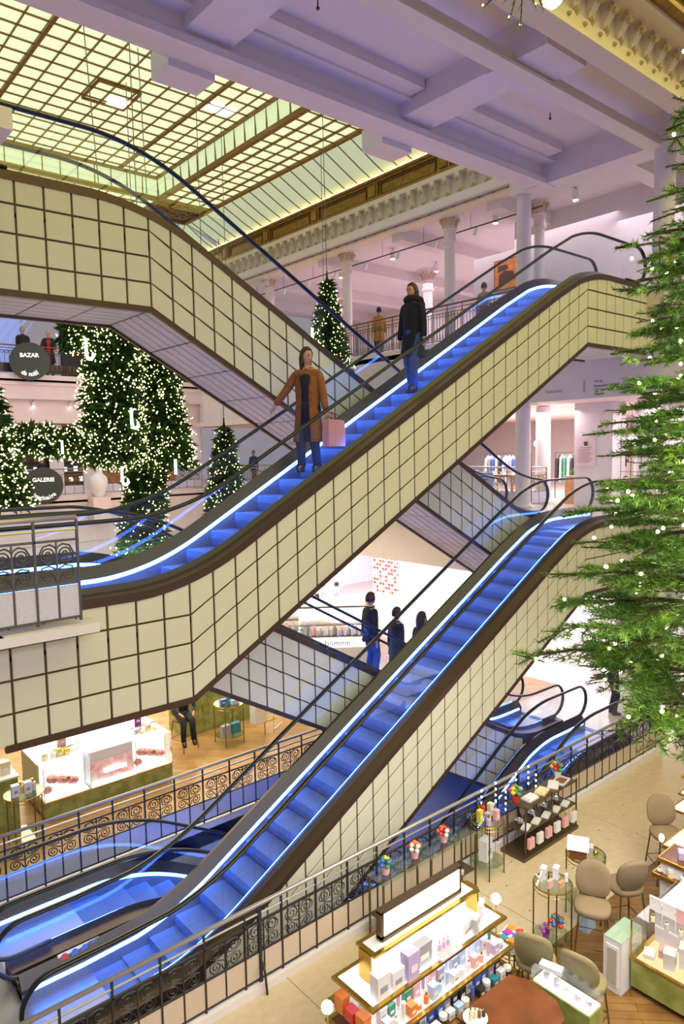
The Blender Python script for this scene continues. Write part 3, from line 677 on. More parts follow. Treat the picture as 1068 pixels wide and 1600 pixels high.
def fir(label, segs, cables=(), group='lit fir trees hanging in the far atrium', name='hanging_fir_tree', lr=.021):
    base = segs[0]
    T = thing(name, label, 'christmas tree', (0,0,0), group)
    fo, li, st = MB(), MB(), MB()
    for s in segs:
        foliage(fo, li, lr=lr, **s)
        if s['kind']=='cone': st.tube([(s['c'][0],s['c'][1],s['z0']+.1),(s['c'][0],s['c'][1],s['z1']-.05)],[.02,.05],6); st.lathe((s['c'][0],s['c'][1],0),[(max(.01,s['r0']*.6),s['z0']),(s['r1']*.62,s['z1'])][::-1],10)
        else: st.tube([s['p0'],s['p1']], s['r']*.55, 8)
    o = fo.build('foliage', m_fir, T); o['kind'] = 'stuff'
    li.build('fairy_light', m_fairy, T, kind='stuff')
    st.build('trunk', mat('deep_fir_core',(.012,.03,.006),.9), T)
    for (p0,p1) in cables: MB().tube([p0,p1], .014, 4).build('cable', m_cable, T)
    return T
fir('large cone-shaped lit fir hanging under the upper left escalator soffit', [dict(kind='cone',c=(8.33,17.2),r0=.35,r1=1.02,z0=9.7,z1=6.35,n=3600,nl=760),
     dict(kind='cone',c=(7.9,17.1),r0=.45,r1=.5,z0=6.6,z1=5.4,n=900,nl=170), dict(kind='cone',c=(7.78,17.1),r0=.5,r1=.72,z0=5.5,z1=4.0,n=900,nl=150)],
    [((8.9,18.6,17.5),(8.4,17.2,9.6)),((8.2,17.6,17.5),(8.0,17.1,6.6))])
fir('lit fir garland bent like a thick letter, left of the large cone fir', [dict(kind='tube',p0=(5.95,17,9.55),p1=(7.0,17,9.62),r=.34,n=800,nl=240),
     dict(kind='tube',p0=(7.15,17,9.9),p1=(7.1,17,8.3),r=.62,n=1300,nl=320), dict(kind='tube',p0=(7.1,17,8.6),p1=(7.05,17,6.9),r=.68,n=1500,nl=380),
     dict(kind='tube',p0=(5.0,17,7.1),p1=(6.4,17,6.95),r=.26,n=700,nl=230), dict(kind='tube',p0=(6.3,17,6.85),p1=(8.2,17,6.75),r=.34,n=900,nl=330)],
    [((7.2,18.0,17.5),(7.15,17,10.2))], name='fir_garland')
fir('lit fir cut off by the left picture edge beside the dark round sign', [dict(kind='cone',c=(3.72,15),r0=.12,r1=.74,z0=8.3,z1=5.75,n=2400,nl=620)], [((3.72,15,17.5),(3.72,15,8.3))])
fir('tall slim lit fir hanging in front of the upper right gallery', [dict(kind='cone',c=(13.95,17.0),r0=.04,r1=.92,z0=12.0,z1=8.2,n=3000,nl=620)], [((13.9,17,16.7),(13.95,17,12.0))])
fir('small lit fir under the escalator soffit, left of the woman in brown coat', [dict(kind='cone',c=(10.2,17),r0=.04,r1=.6,z0=7.55,z1=4.9,n=1700,nl=330)], [((10.22,17,12.4),(10.2,17,7.55))])
fir('small lit fir between the left end of the garland and the sign', [dict(kind='tube',p0=(4.6,17.2,7.15),p1=(5.1,17.2,7.0),r=.2,n=300,nl=110)], name='fir_garland')
for i,(x,y,zb,lab) in enumerate(((11.0,19.3,9.0,'thin steel cable crossing the skylight left of centre'),(12.99,21.2,9.2,'thin steel cable hanging below the bright skylight opening'),(15.6,19.2,9.5,'thin steel cable at the sloping cove glass'),(9.4,20.5,9.5,'thin steel cable hanging from the framed hatch'))):
    tag(MB().tube([(x,y,17.5),(x,y,zb)],.013,4).build('suspension_cable', m_cable), lab, 'cable')
# glowing hook-shaped ornaments
m_orn = mat('white_glow_ornament', (1,1,1), .5, emit=(1,.97,.82), es=3.0, nosample=True)
def ornament(p, label, s=.45, hook=1, rz=.7):
    t = tag(MB().tube([(0,0,s),(0,0,.1*s),(.08*s,0,-.12*s),(.26*s,0,-.15*s),(.38*s,0,0),(.34*s,0,.22*s)][:6 if hook else 2],[.075*s,.09*s,.1*s,.1*s,.09*s,.05*s][:6 if hook else 2],8).build('hook_ornament', m_orn, None, smooth=True, loc=p), label, 'ornament', 'glowing hook ornaments hung in the firs')
    t.rotation_euler = (0,0,-rz); return t
ornament((6.35,16.6,9.0),'white glowing hook below the top arm of the garland',.42)
ornament((7.25,16.3,7.4),'white glowing hook between garland and large cone fir',.42)
ornament((6.95,16.3,6.05),'white glowing hook below the bottom of the garland',.38)
ornament((8.35,16.3,6.15),'white glowing stick under the right side of the large cone fir',.42,0)
ornament((12.95,16.5,9.75),'small glowing letter-like hook left of the tall slim fir',.5)
ornament((5.65,16.5,6.72),'small glowing hook under the thin garland by the red-haired woman',.34,0)

# round dark hanging signs
def disc_sign(p, lab, a, b):
    t = thing('round_sign', lab, 'sign', p, rz=radians(-22))
    MB().tube([(0,.02,.6),(0,.75,.62)],.015,5).tube([(0,.02,-.4),(0,.75,-.42)],.015,5).build('bracket', m_iron, t)
    MB().tube([(0,-.03,0),(0,.03,0)], .74, 32).build('disc', mat('slate_green_board',(.045,.055,.05),.6), t)
    mw = mat('sign_white',(.9,.88,.8),.5,emit=(1,.97,.9),es=.6)
    text('lettering', a, .22, mw, t, (0,-.04,.23), (pi/2,0,0), bold=.006)
    n = len(b)
    for i,ch in enumerate(b):
        if ch == ' ': continue
        an = (i-(n-1)/2)*.165
        o = text('lettering', ch, .24, mw, t, (.55*sin(an),-.04,-.55*cos(an)+.05), (0,0,0), bold=.006); o.rotation_mode = 'QUATERNION'; o.rotation_quaternion = (Matrix.Rotation(-an,3,'Y') @ Matrix.Rotation(pi/2,3,'X')).to_quaternion()
disc_sign((9.32,29.6,5.5),'round dark sign reading GALERIE imaginaire on the far railing','GALERIE','imaginaire')
disc_sign((9.05,29.6,10.42),'round dark sign reading BAZAR de noël below the two men','BAZAR','de noël')

# big fir close to the camera at the right edge
def near_fir():
    T = thing('near_fir_tree', 'large lit fir tree with long needles filling the right edge', 'christmas tree', (3.36,1.30,0))
    nd = [MB(), MB()]; br = MB(); lights = []
    def needles(p0, p1, dens=210, nl=.032):
        ax = p1-p0; L = ax.length; t_ = ax.normalized(); a = t_.orthogonal().normalized(); b = t_.cross(a); mb = nd[R.random()<.35]
        for i in range(int(L*dens)+3):
            t = (i+R.random())/(L*dens+3); q = R.uniform(0,6.28); o = a*cos(q)+b*sin(q); base = p0+ax*t
            d = (t_*R.uniform(.35,.95)+o).normalized(); s = t_.cross(d).normalized()*.0027; l = nl*R.uniform(.7,1.15)
            mb.add([base-s, base+s, base+d*l],[(0,1,2)])
    def bough(z, az, L, lift):
        d = Vector((cos(az),sin(az),0)); pts = []; n = 8
        for i in range(n+1):
            t = i/n; pts.append(d*(.02+L*t)+Vector((0,0,z+lift*L*t-.30*L*t*t+.10*L*t*t*t))+Vector((R.gauss(0,.008),R.gauss(0,.008),0))*i)
        br.tube(pts,[.011*(1-.8*i/n)+.0015 for i in range(n+1)],5)
        for i in range(1,n): needles(pts[i],pts[i+1],210)
        side = Vector((-d.y,d.x,0)); m = max(3,int(L/.058))
        for k in range(m):
            t = .16+.80*k/m; i = min(n-1,int(t*n)); p = pts[i].lerp(pts[i+1],t*n-i)
            for s in (-1,1):
                l = (.26*(1-t)*L/.6+.055)*R.uniform(.8,1.15); dd = (d*.85+side*s*R.uniform(.6,.9)+Vector((0,0,R.uniform(-.25,.12)))).normalized()
                q = p+dd*l+Vector((0,0,-.05*l)); br.tube([p,q],[.0035,.0015],4); needles(p,q)
                if l > .12:
                    for f_ in (.4,.68):
                        w_ = p.lerp(q,f_)
                        for s2 in (-1,1):
                            d3 = (dd+dd.cross(Vector((0,0,1)))*s2*.8).normalized(); q3 = w_+d3*l*.38; needles(w_,q3)
        for k in range(int(2.2+L*5)):
            t = R.uniform(.15,1); i = min(n-1,int(t*n)); lights.append(pts[i].lerp(pts[i+1],t*n-i)+Vector((R.gauss(0,.04),R.gauss(0,.04),R.uniform(-.03,.05))))
    z = CAMZ-1.20; top = CAMZ+1.75; k = 0
    while z < top:
        t = (z-(CAMZ-1.20))/(top-CAMZ+1.20); L = (.76*(1-t)**.8+.07)
        if z < CAMZ-1.0: L *= .72
        for j in range(7):
            az = k*1.1+j*2*pi/7+R.uniform(-.2,.2)
            # only the half of the tree turned to the picture carries all its boughs
            d = cos(az-radians(158)); 
            if d < -.35: continue
            bough(z+R.uniform(-.04,.04), az, L*R.uniform(.78,1.12), R.uniform(.02,.22))
        z += .115; k += 1
    br.tube([(0,0,CAMZ-1.35),(0,0,top)],[.03,.008],8)
    br.build('branch', m_bark, T)
    nd[0].build('needles', m_fir2, T, kind='stuff'); nd[1].build('needles', mat('light_fir_green',(.24,.42,.05),.55), T, kind='stuff')
    R.shuffle(lights)
    lm = MB().ball((0,0,0),.0085,8,5).mesh('fairy_light', m_fairy2, True)
    for p in lights[:290]: link('fairy_light', lm, T, p)
    MB().tube([(0,0,CAMZ+1.7),(0,0,13.3)],.004,4).build('cable', m_cable, T)
near_fir()
for i,(dx,dy,dz) in enumerate(((-.25,.1,-.9),(-.3,-.1,-.5),(-.2,.15,-.1),(-.2,0,.35),(-.35,.1,-.75),(-.1,-.2,.0))):
    l = bpy.data.lights.new('fir_fill_light','POINT'); l.energy = .6; l.color = (1,.85,.5); l.shadow_soft_size = .05; o = bpy.data.objects.new('fir_fill_light', l); C.objects.link(o); o.location = (3.36+dx,1.30+dy,CAMZ+dz)  # added point lamps stand in for the fairy lights' glow on the boughs
# sprig and lit globe at the top edge
t = thing('hanging_fir_sprig', 'fir sprig with tiny lights hanging at the top edge', 'christmas tree', (2.66,1.90,CAMZ+1.93))
nb = MB(); lt = MB(); bb = MB()
for i in range(9):
    a = i*.7; p = Vector((0,0,.06)); q = Vector((.17*cos(a)*(1 if i%2 else .5),.17*sin(a)*(1 if i%2 else .5),-.055-.02*(i%3))); bb.tube([p,q],[.004,.002],4)
    ax = q-p; t_ = ax.normalized(); u = t_.orthogonal().normalized(); v = t_.cross(u)
    for k in range(42):
        f_ = k/42; w_ = R.uniform(0,6.28); d = (t_*.8+u*cos(w_)+v*sin(w_)).normalized(); s_ = t_.cross(d).normalized()*.0022; b0 = p+ax*f_; nb.add([b0-s_,b0+s_,b0+d*.032],[(0,1,2)])
    lt.ball(tuple(q+Vector((0,0,.01))),.0045,6,4)
nb.build('needles', m_fir2, t, kind='stuff'); bb.build('branch', m_bark, t); lt.build('fairy_light', m_fairy2, t)
g = thing('globe_lamp', 'white lit globe among the fir sprigs at the top edge', 'lamp', (2.78,1.84,CAMZ+1.90))
gb_ = MB().ball((0,0,0),.047,20,12).build('globe', mat('globe_glow',(1,1,1),.4,emit=(1,.97,.93),es=1.4), g, smooth=True)
for i in range(10): 
    a = i*pi/5; MB().tube([(.0475*sin(b_)*cos(a),.0475*sin(b_)*sin(a),-.0475*cos(b_)) for b_ in [.15+.3*j for j in range(10)]],.0011,4).build('wire_rib', m_brass, gb_)
# ---------------------------------------------------------------- people
m_skin = mat('skin', (.52,.28,.19), .5); m_hair = mat('dark_brown_hair', (.035,.017,.010), .45, bump=.6, nscale=60); m_black = mat('black_cloth', (.012,.012,.018), .8, noise=.3, nscale=8)
m_jean = mat('blue_jeans', (.03,.06,.20), .8, noise=.25, nscale=30); m_dkjean = mat('dark_jeans', (.015,.02,.045), .8); m_coat = mat('camel_brown_coat', (.24,.085,.028), .85, noise=.12, nscale=14)
m_navy = mat('navy_puffer', (.004,.005,.011), .85, bump=.5, nscale=9); m_fur = mat('dark_fur', (.02,.016,.015), .9, bump=1, nscale=80); m_shoe = mat('black_shoe', (.012,.012,.012), .35)
m_pinkbag = mat('pink_paper_bag', (.72,.30,.28), .55); m_eye = mat('eye', (.02,.015,.012), .2); m_lip = mat('lips', (.40,.09,.08), .4); m_red = mat('red_scarf',(.35,.02,.03),.8)
m_dress = mat('dark_navy_dress', (.010,.010,.025), .85); m_grey = mat('grey_hair', (.30,.28,.27), .7); m_blond = mat('blond_hair', (.45,.27,.11), .6); m_ginger = mat('ginger_hair', (.28,.07,.02), .6); m_orange = mat('mustard_coat',(.45,.22,.05),.8)
def skinmesh(chains, sub=2):
    """chains: list of lists of (point, (rx,ry)); equal points are merged -> one connected skeleton"""
    key = {}; vs = []; rad = []; es = []
    def vid(p, r):
        k = tuple(round(c,3) for c in p)
        if k not in key: key[k] = len(vs); vs.append(tuple(p)); rad.append(r)
        return key[k]
    for ch in chains:
        ids = [vid(p,r) for p,r in ch]
        es += [(a,b) for a,b in zip(ids,ids[1:]) if a != b and (a,b) not in es and (b,a) not in es]
    me = bpy.data.meshes.new('tmp'); me.from_pydata(vs, es, []); ob = bpy.data.objects.new('tmp', me); C.objects.link(ob)
    sm = ob.modifiers.new('s','SKIN'); sm.use_smooth_shade = True
    if not me.skin_vertices: me.skin_vertices.new() if hasattr(me.skin_vertices,'new') else None
    sv = me.skin_vertices[0].data
    for i,r in enumerate(rad): sv[i].radius = r; sv[i].use_root = (i == 0)
    ss = ob.modifiers.new('b','SUBSURF'); ss.levels = sub; ss.render_levels = sub
    dg = bpy.context.evaluated_depsgraph_get(); out = bpy.data.meshes.new_from_object(ob.evaluated_get(dg))
    bpy.data.objects.remove(ob); return out
def ik(s, t, l1, l2, hint):
    s,t = Vector(s),Vector(t); d = t-s; L = min(d.length, (l1+l2)*.999); dn = d.normalized(); t = s+dn*L
    a = (l1*l1-l2*l2+L*L)/(2*L); h = sqrt(max(0,l1*l1-a*a)); hv = Vector(hint); hv = (hv-dn*hv.dot(dn)).normalized()
    return s+dn*a+hv*h, t
def head(mb, c, yaw, s=1.0):
    """head facing -Y before yaw; shaped sphere with brow, nose, chin, ears; c is the centre"""
    c = Vector(c); rot = Matrix.Rotation(yaw,3,'Z'); n,m = 20,16; vs = []
    for i in range(m+1):
        ph = pi*i/m; z = -cos(ph)
        for k in range(n):
            a = 2*pi*k/n; x = sin(ph)*cos(a); y = sin(ph)*sin(a)
            X = .073*x; Y = .092*y; Z = .118*z
            if z < 0: X *= 1-.28*(-z)**1.2; Y = Y*(1-.12*(-z)) - (.012*(-z) if y < 0 else -.012*z*-1)
            if y < -.5: 
                Y += -.006*math.exp(-((z-.18)/.12)**2)                    # brow
                Y += .007*math.exp(-((z-.02)/.10)**2)*(1 if abs(x)>.2 else 0)  # eye sockets
                if abs(x) < .22: Y -= .020*math.exp(-((z+.16)/.13)**2)    # nose
                if abs(x) < .35: Y -= .006*math.exp(-((z+.48)/.08)**2)    # mouth
                if abs(x) < .35: Y -= .008*math.exp(-((z+.82)/.12)**2)    # chin
            vs.append(c+rot@(Vector((X,Y,Z))*s))
    fs = [(i*n+k, i*n+(k+1)%n, (i+1)*n+(k+1)%n, (i+1)*n+k) for i in range(m) for k in range(n)]
    mb.add(vs, fs)
    for sx in (-1,1):
        e = [c+rot@(Vector((sx*(.070+.010*q),.004+.012*p_,-.012+r_*.028))*s) for q,p_,r_ in ((0,-1,0),(1,0,.9),(1.2,1,.5),(.8,.8,-.5),(.2,-.4,-.9))]
        mb.add(e, [(0,1,2,3,4),(4,3,2,1,0)])
    return rot
def hand(chains_out, w, d, side, r=.0085, s=1.0, curl=.5, up_=Vector((0,0,1))):
    """palm and five separate fingers; w wrist point, d pointing direction"""
    d = Vector(d).normalized(); sd = d.cross(up_); sd = sd.normalized() if sd.length > .05 else Vector((1,0,0)); nrm = sd.cross(d)
    out = []
    palm = w+d*.045*s
    out.append(([(w,(.022*s,.017*s)),(palm,(.034*s,.015*s)),(w+d*.088*s,(.036*s,.013*s))]))
    for i,(o,l) in enumerate(((-.030,.062),(-.010,.074),(.010,.070),(.029,.055))):
        b = w+d*.080*s+sd*o*s; k1 = b+(d*.9-nrm*curl*.4)*l*.42*s; k2 = k1+(d*(1-curl*.5)-nrm*curl)*l*.34*s; k3 = k2+(d*(.7-curl*.7)-nrm*curl*1.3)*l*.28*s
        out.append([(palm,(.020*s,.013*s)),(b,(r*s,r*s)),(k1,(r*s*.95,r*s*.95)),(k2,(r*s*.85,r*s*.85)),(k3,(r*s*.7,r*s*.7))])
    t0 = w+d*.028*s-sd*side*.030*s
    out.append([(palm,(.020*s,.013*s)),(t0,(r*1.15*s,r*1.15*s)),(t0+(d*.7-sd*side*.6-nrm*.25)*.034*s,(r*s,r*s)),(t0+(d*1.3-sd*side*.7-nrm*.5)*.046*s,(r*.8*s,r*.8*s))])
    return out
def V3(*a): return Vector(a)
def figure(label, loc, rz, H=1.70, armR=(-.24,.02,.80), armL=(.24,.02,.80), hintR=(-.3,.6,0), hintL=(.3,.6,0), feet=((-.09,-.02),(.09,.03)), head_yaw=0, hair='long', m_h=None, top=None, bottom=None,
           coat=None, coat_len=.55, open_=0, inner=None, detail=True, lean=0, seated=False, group=None, hood=False, shoes=None, sleeves=True, curlR=.6, curlL=.6, knees=None):
    s = H/1.70; T = thing('person', label, 'person', loc, group, rz)
    hp = .90 if not seated else .08
    pel, wst, chs, nck = V3(0,0,hp+.02), V3(0,-.01+lean*.1,hp+.19), V3(0,-.01+lean*.25,hp+.40), V3(0,.0+lean*.36,hp+.555)
    shR, shL = V3(-.165,.0+lean*.34,hp+.465), V3(.165,.0+lean*.34,hp+.465); hdc = V3(0,-.015+lean*.42,hp+.70)
    hpR, hpL = V3(-.085,0,hp), V3(.085,0,hp)
    ch = [[(pel,(.13,.10)),(wst,(.115,.085)),(chs,(.14,.10)),(V3(0,lean*.33,hp+.50),(.10,.07)),(nck,(.05,.05)),(hdc,(.05,.055))]]
    legs = []; lg = .8 if bottom else 1.0
    for sd,h,ft in ((-1,hpR,feet[0]),(1,hpL,feet[1])):
        if seated: kn = V3(sd*.10,-.42,hp+.02); an = V3(sd*.12,-.46+ft[1],hp-.42)
        else: an = V3(ft[0],ft[1],.085); kn,_ = ik(h,an,.42,.41,(0,-1,0)); 
        legs.append((h,kn,an))
        ch.append([(pel,(.13,.10)),(h,(.092,.09)),(h.lerp(kn,.5),(.078*lg,.078*lg)),(kn,(.056*lg,.058*lg)),(kn.lerp(an,.35),(.055*lg,.058*lg)),(an,(.036,.038)),(an+V3(0,-.07,-.045),(.036,.03)),(an+V3(sd*.01,-.15,-.06),(.030,.02))])
    arms = []
    for sd,sh,tg,hn,cu in ((-1,shR,armR,hintR,curlR),(1,shL,armL,hintL,curlL)):
        tgt = Vector(tg)/s if True else Vector(tg); el,wr = ik(sh,tgt,.285,.25,hn); arms.append((sh,el,wr))
        ch.append([(V3(0,lean*.33,hp+.50),(.10,.07)),(sh,(.052,.052)),(sh.lerp(el,.5),(.046,.046)),(el,(.038,.038)),(el.lerp(wr,.4),(.037,.037)),(wr,(.023,.020))])
        if detail:
            for c_ in hand(None, wr, (wr-el), sd, curl=cu): ch.append(c_)
        else: ch.append([(wr,(.023,.020)),(wr+(wr-el).normalized()*.09,(.034,.018)),(wr+(wr-el).normalized()*.16,(.022,.014))])
    def fin(name, me, m, parent=T):
        me.materials.clear(); me.materials.append(m); o = link(name, me, parent); o.scale = (s,)*3; return o
    me = skinmesh(ch, 2 if detail else 1)
    hb = MB(); hb.v = [tuple(v.co) for v in me.vertices]; hb.f = [tuple(p.vertices) for p in me.polygons]
    rot = head(hb, hdc, head_yaw)
    fin('body', hb.mesh('body', m_skin, True), m_skin)
    if detail:
        for sx in (-1,1):
            e = MB().ball((0,0,0),.0125,8,6).mesh('eye', m_eye, True); o = fin('eye', e, m_eye); o.location = (hdc+rot@V3(sx*.029,-.082,.008))*s; o.scale=(s,s*.6,s*.7)
            e = MB().tube([(-.017,0,0),(0,-.002,.004),(.017,0,0)],.003,5).mesh('eyebrow', m_h or m_hair); o = fin('eyebrow', e, m_h or m_hair); o.location = (hdc+rot@V3(sx*.030,-.090,.030))*s; o.rotation_euler=(0,0,head_yaw)
        e = MB().ball((0,0,0),.022,10,6,.3).mesh('mouth', m_lip, True); o = fin('mouth', e, m_lip); o.location = (hdc+rot@V3(0,-.083,-.056))*s; o.rotation_euler=(0,0,head_yaw); o.scale=(s,s*.5,s)
    # hair: a shell open at the face
    mh = m_h or m_hair
    if hair:
        mb = MB(); n,m = 24,14; drop = {'long':.22,'bob':.12,'short':.02,'bald':0,'cap':.0}[hair]
        vs = []
        for i in range(m+1):
            ph = pi*i/m*(.60 if hair in('short','bald','cap') else .66)
            for k in range(n):
                a = 2*pi*k/n; x = sin(ph)*cos(a); y = sin(ph)*sin(a); z = cos(ph)
                face = max(0,-y-.42)
                g = 1.19 if hair != 'bald' else 1.03
                X,Y,Z = .076*x*g, .096*y*g+.006, .122*z*g
                if z < .55 and face > 0: Y += face*.13; Z = max(Z, .062)
                if hair in ('long','bob') and i >= m-3: Z -= drop*(i-(m-3))/3*(1 if y > -.35 else .9); Y = Y*(.9 if y>0 else .7)+.02; X *= 1.02
                vs.append(hdc+rot@V3(X,Y,Z))
        fs = [(i*n+k,(i+1)*n+k,(i+1)*n+(k+1)%n,i*n+(k+1)%n) for i in range(m) for k in range(n)]
        mb.add(vs, fs); fin('hair', mb.mesh('hair', mh, True), mh)
    # trousers
    if bottom:
        mb = MB()
        for h,kn,an in legs:
            a_ = h+V3(0,0,.06) if not seated else h
            mb.tube([a_, h, h.lerp(kn,.35), h.lerp(kn,.75), kn, kn.lerp(an,.4), an+V3(0,0,.0)], [.085,.102,.097,.080,.074,.068,.058], 14)
        mb.lathe((0,0,0), [(.06,hp-.08),(.135,hp-.03),(.142,hp+.06),(.128,hp+.14)], 20)
        fin('trousers', mb.mesh('trousers', bottom, True), bottom)
    for i,(h,kn,an) in enumerate(legs):
        sh_ = MB().add(*shoe(an)); fin('shoe', sh_.mesh('shoe', shoes or m_shoe, True), shoes or m_shoe)
    if top:
        c_ = [[(pel,(.138,.105)),(wst,(.125,.098)),(chs,(.152,.115)),(V3(0,lean*.33,hp+.50),(.112,.08)),(nck+V3(0,0,-.02),(.056,.056))]]
        for sh,el,wr in arms: c_.append([(V3(0,lean*.33,hp+.50),(.112,.08)),(sh,(.064,.064)),(sh.lerp(el,.5),(.055,.055)),(el,(.047,.047)),(wr.lerp(el,.08),(.034,.034))])
        fin('sweater', skinmesh(c_, 2 if detail else 1), top)
    if coat:
        # torso + skirt as one lofted shell, sleeves grown into it
        zt = hp+.53; rows = 16; n = 28; vs = []; zb = hp+.02-coat_len
        for i in range(rows+1):
            t = i/rows; z = zt+(zb-zt)*t; u_ = (z-hp)/.53
            if z > hp+.34: f_ = (z-hp-.34)/.19; rx,ry = .186-.116*f_**2.2, .133-.058*f_**1.5
            elif z > hp: rx,ry = .170+.015*(z-hp)/.4, .128+.004
            else: q = (hp-z)/max(.01,coat_len); rx,ry = .175+.05*q, .135+.045*q
            cy = lean*.36*max(0,u_)+(-.005)
            for k in range(n+1):
                g0 = open_*(1.5-3.0*t if t < .3 else .55+.50*t); a = -pi/2+g0+(2*pi-2*g0)*k/n
                w_ = 1+.018*sin(k*1.7+i*.3)*(t>.5)
                vs.append(V3(rx*cos(a)*w_, ry*sin(a)*w_+cy, z))
        fs = [(i*(n+1)+k,(i+1)*(n+1)+k,(i+1)*(n+1)+k+1,i*(n+1)+k+1) for i in range(rows) for k in range(n)]
        N = len(vs); vs += [v+V3(-v.x*.07,-v.y*.07,0) for v in vs]
        fs += [tuple(N+q for q in f_[::-1]) for f_ in fs]
        for k in range(n): fs.append((rows*(n+1)+k, N+rows*(n+1)+k, N+rows*(n+1)+k+1, rows*(n+1)+k+1)); fs.append((k+1, N+k+1, N+k, k))
        for i in range(rows):
            for k in (0,n): fs.append((i*(n+1)+k, N+i*(n+1)+k, N+(i+1)*(n+1)+k, (i+1)*(n+1)+k))
        mb = MB().add(vs, fs)
        sl = skinmesh([[(V3(0,lean*.34,hp+.44),(.12,.09)),(sh,(.070,.070)),(sh.lerp(el,.5),(.068,.068)),(el,(.060,.060)),(wr.lerp(el,.02),(.050,.050))] for sh,el,wr in arms], 2 if detail else 1)
        mb.add([v.co for v in sl.vertices],[tuple(p.vertices) for p in sl.polygons])
        cto = fin('coat', mb.mesh('coat', coat, True), coat)
        if detail:
            for z_ in (.34,.22,.10): MB().ball((.075,-.142,hp+z_),.013,8,5,.6).build('button', m_shoe, cto)
        if not hood:
            lp = MB()
            lp.tube([(.07*cos(a),.065*sin(a)+lean*.34,hp+.535) for a in [-.9+i*(pi+1.8)/10 for i in range(11)]],.022,6)
            fin('collar', lp.mesh('collar', coat), coat)
        else:
            hd = MB().tube([(.125*cos(a),.10*sin(a)+.03,hp+.56-.03*sin(a)) for a in [i*pi/8 for i in range(16)]],.052,8,closed=True).ball((0,.13,hp+.50),.13,12,8,.8)
            fin('fur_hood', hd.mesh('fur_hood', m_fur, True), m_fur)
    if inner:
        fin('inner_top', MB().lathe((0,0,0),[(.13,hp-.42 if not seated else hp),(.125,hp),(.115,hp+.2),(.14,hp+.4),(.07,hp+.53)],16).mesh('inner_top', inner, True), inner)
        T.children[-1].scale = (s,s*.86,s)
    return T, s, arms
def shoe(an):
    a = an; P = [(-.035,.045),(.035,.045),(.045,-.04),(.042,-.13),(.0,-.17),(-.042,-.13),(-.045,-.04)]
    z0 = a.z-.085; vs = [(a.x+x,a.y+y,z0) for x,y in P]+[(a.x+x*.95,a.y+y*.97,z0+(.055 if y < -.06 else .11)) for x,y in P]; n = len(P)
    return vs, [tuple(range(n)),tuple(range(2*n-1,n-1,-1))]+[((i+1)%n,i,i+n,(i+1)%n+n) for i in range(n)]
def w2l(w_, loc, rz): d = Vector(w_)-Vector(loc); return Matrix.Rotation(-rz,3,'Z') @ d

# 1: woman in the camel coat, one hand on the far handrail, a pink bag in the other
fA = lambda x: L1+ZB+(5.0/(12.93-4.07))*(x-4.07)
loc = (6.50,8.42,fA(6.5)-.075); rz = radians(-58)
hnd = w2l((6.10,8.98,fA(6.10)+.93), loc, rz)
T,s,arms = figure('woman in long camel-brown coat with pink paper bag, one hand on the handrail', loc, rz, 1.80, armR=tuple(hnd), armL=(.30,-.06,.86), hintR=(-.5,.2,-.9), hintL=(.4,.6,0), head_yaw=radians(58), hair='bob',
    bottom=m_dkjean, coat=m_coat, coat_len=.50, open_=.42, inner=m_dress, feet=((-.10,-.05),(.10,.06)), curlR=.5, curlL=.9)
bp = Matrix.Translation(loc) @ Matrix.Rotation(rz,4,'Z')
hw = bp @ (arms[1][2]*s)
bag = thing('shopping_bag', 'crumpled pink paper bag held in the brown-coated woman\'s lowered hand', 'bag', (hw.x+.13,hw.y-.02,hw.z-.52), rz=radians(10))
mb = MB().add([(-.19,-.06,0),(.19,-.06,0),(.19,.06,0),(-.19,.06,0),(-.20,-.075,.20),(.20,-.06,.18),(.21,.07,.2),(-.19,.065,.19),(-.18,-.055,.40),(.19,-.05,.38),(.19,.05,.40),(-.18,.05,.39)],
   [(3,2,1,0),(0,1,5,4),(1,2,6,5),(2,3,7,6),(3,0,4,7),(4,5,9,8),(5,6,10,9),(6,7,11,10),(7,4,8,11)])
mb.build('bag_body', m_pinkbag, bag)
for y in (-.05,.05): MB().tube([(-.09,y,.39),(-.07,y*.5,.47),(-.03-.06,y*.3,.50),(.05,y*.5,.47),(.08,y,.39)],.006,5).build('bag_handle', m_red, bag)
# 2: woman in the dark hooded parka
loc = (8.72,8.40,fA(8.72)-.075)
figure('woman in dark hooded parka seen in profile, higher up the same escalator', loc, radians(-82), 1.76, armR=(-.27,-.02,.84), armL=(.27,-.06,.86), hair='long', head_yaw=radians(-8),
    bottom=m_jean, coat=m_navy, coat_len=.36, hood=True, feet=((-.10,.10),(.10,-.12)), shoes=m_shoe)
# men on the far upper gallery
figure('bald man in dark jacket with his back turned on the far upper gallery', (9.25,31.0,9.98), radians(170), 1.98, hair='short', m_h=m_grey, bottom=m_dkjean, coat=m_black, coat_len=.12, detail=False)
figure('bald man with red scarf and dark coat leaning on the far upper railing', (10.25,30.9,9.98), radians(-25), 1.92, hair='bald', m_h=m_skin, bottom=m_dkjean, coat=m_black, coat_len=.4, open_=.5, inner=m_red, armR=(-.25,-.35,1.08), armL=(.25,-.35,1.08), hintR=(-.5,0,-1), hintL=(.5,0,-1), detail=False)
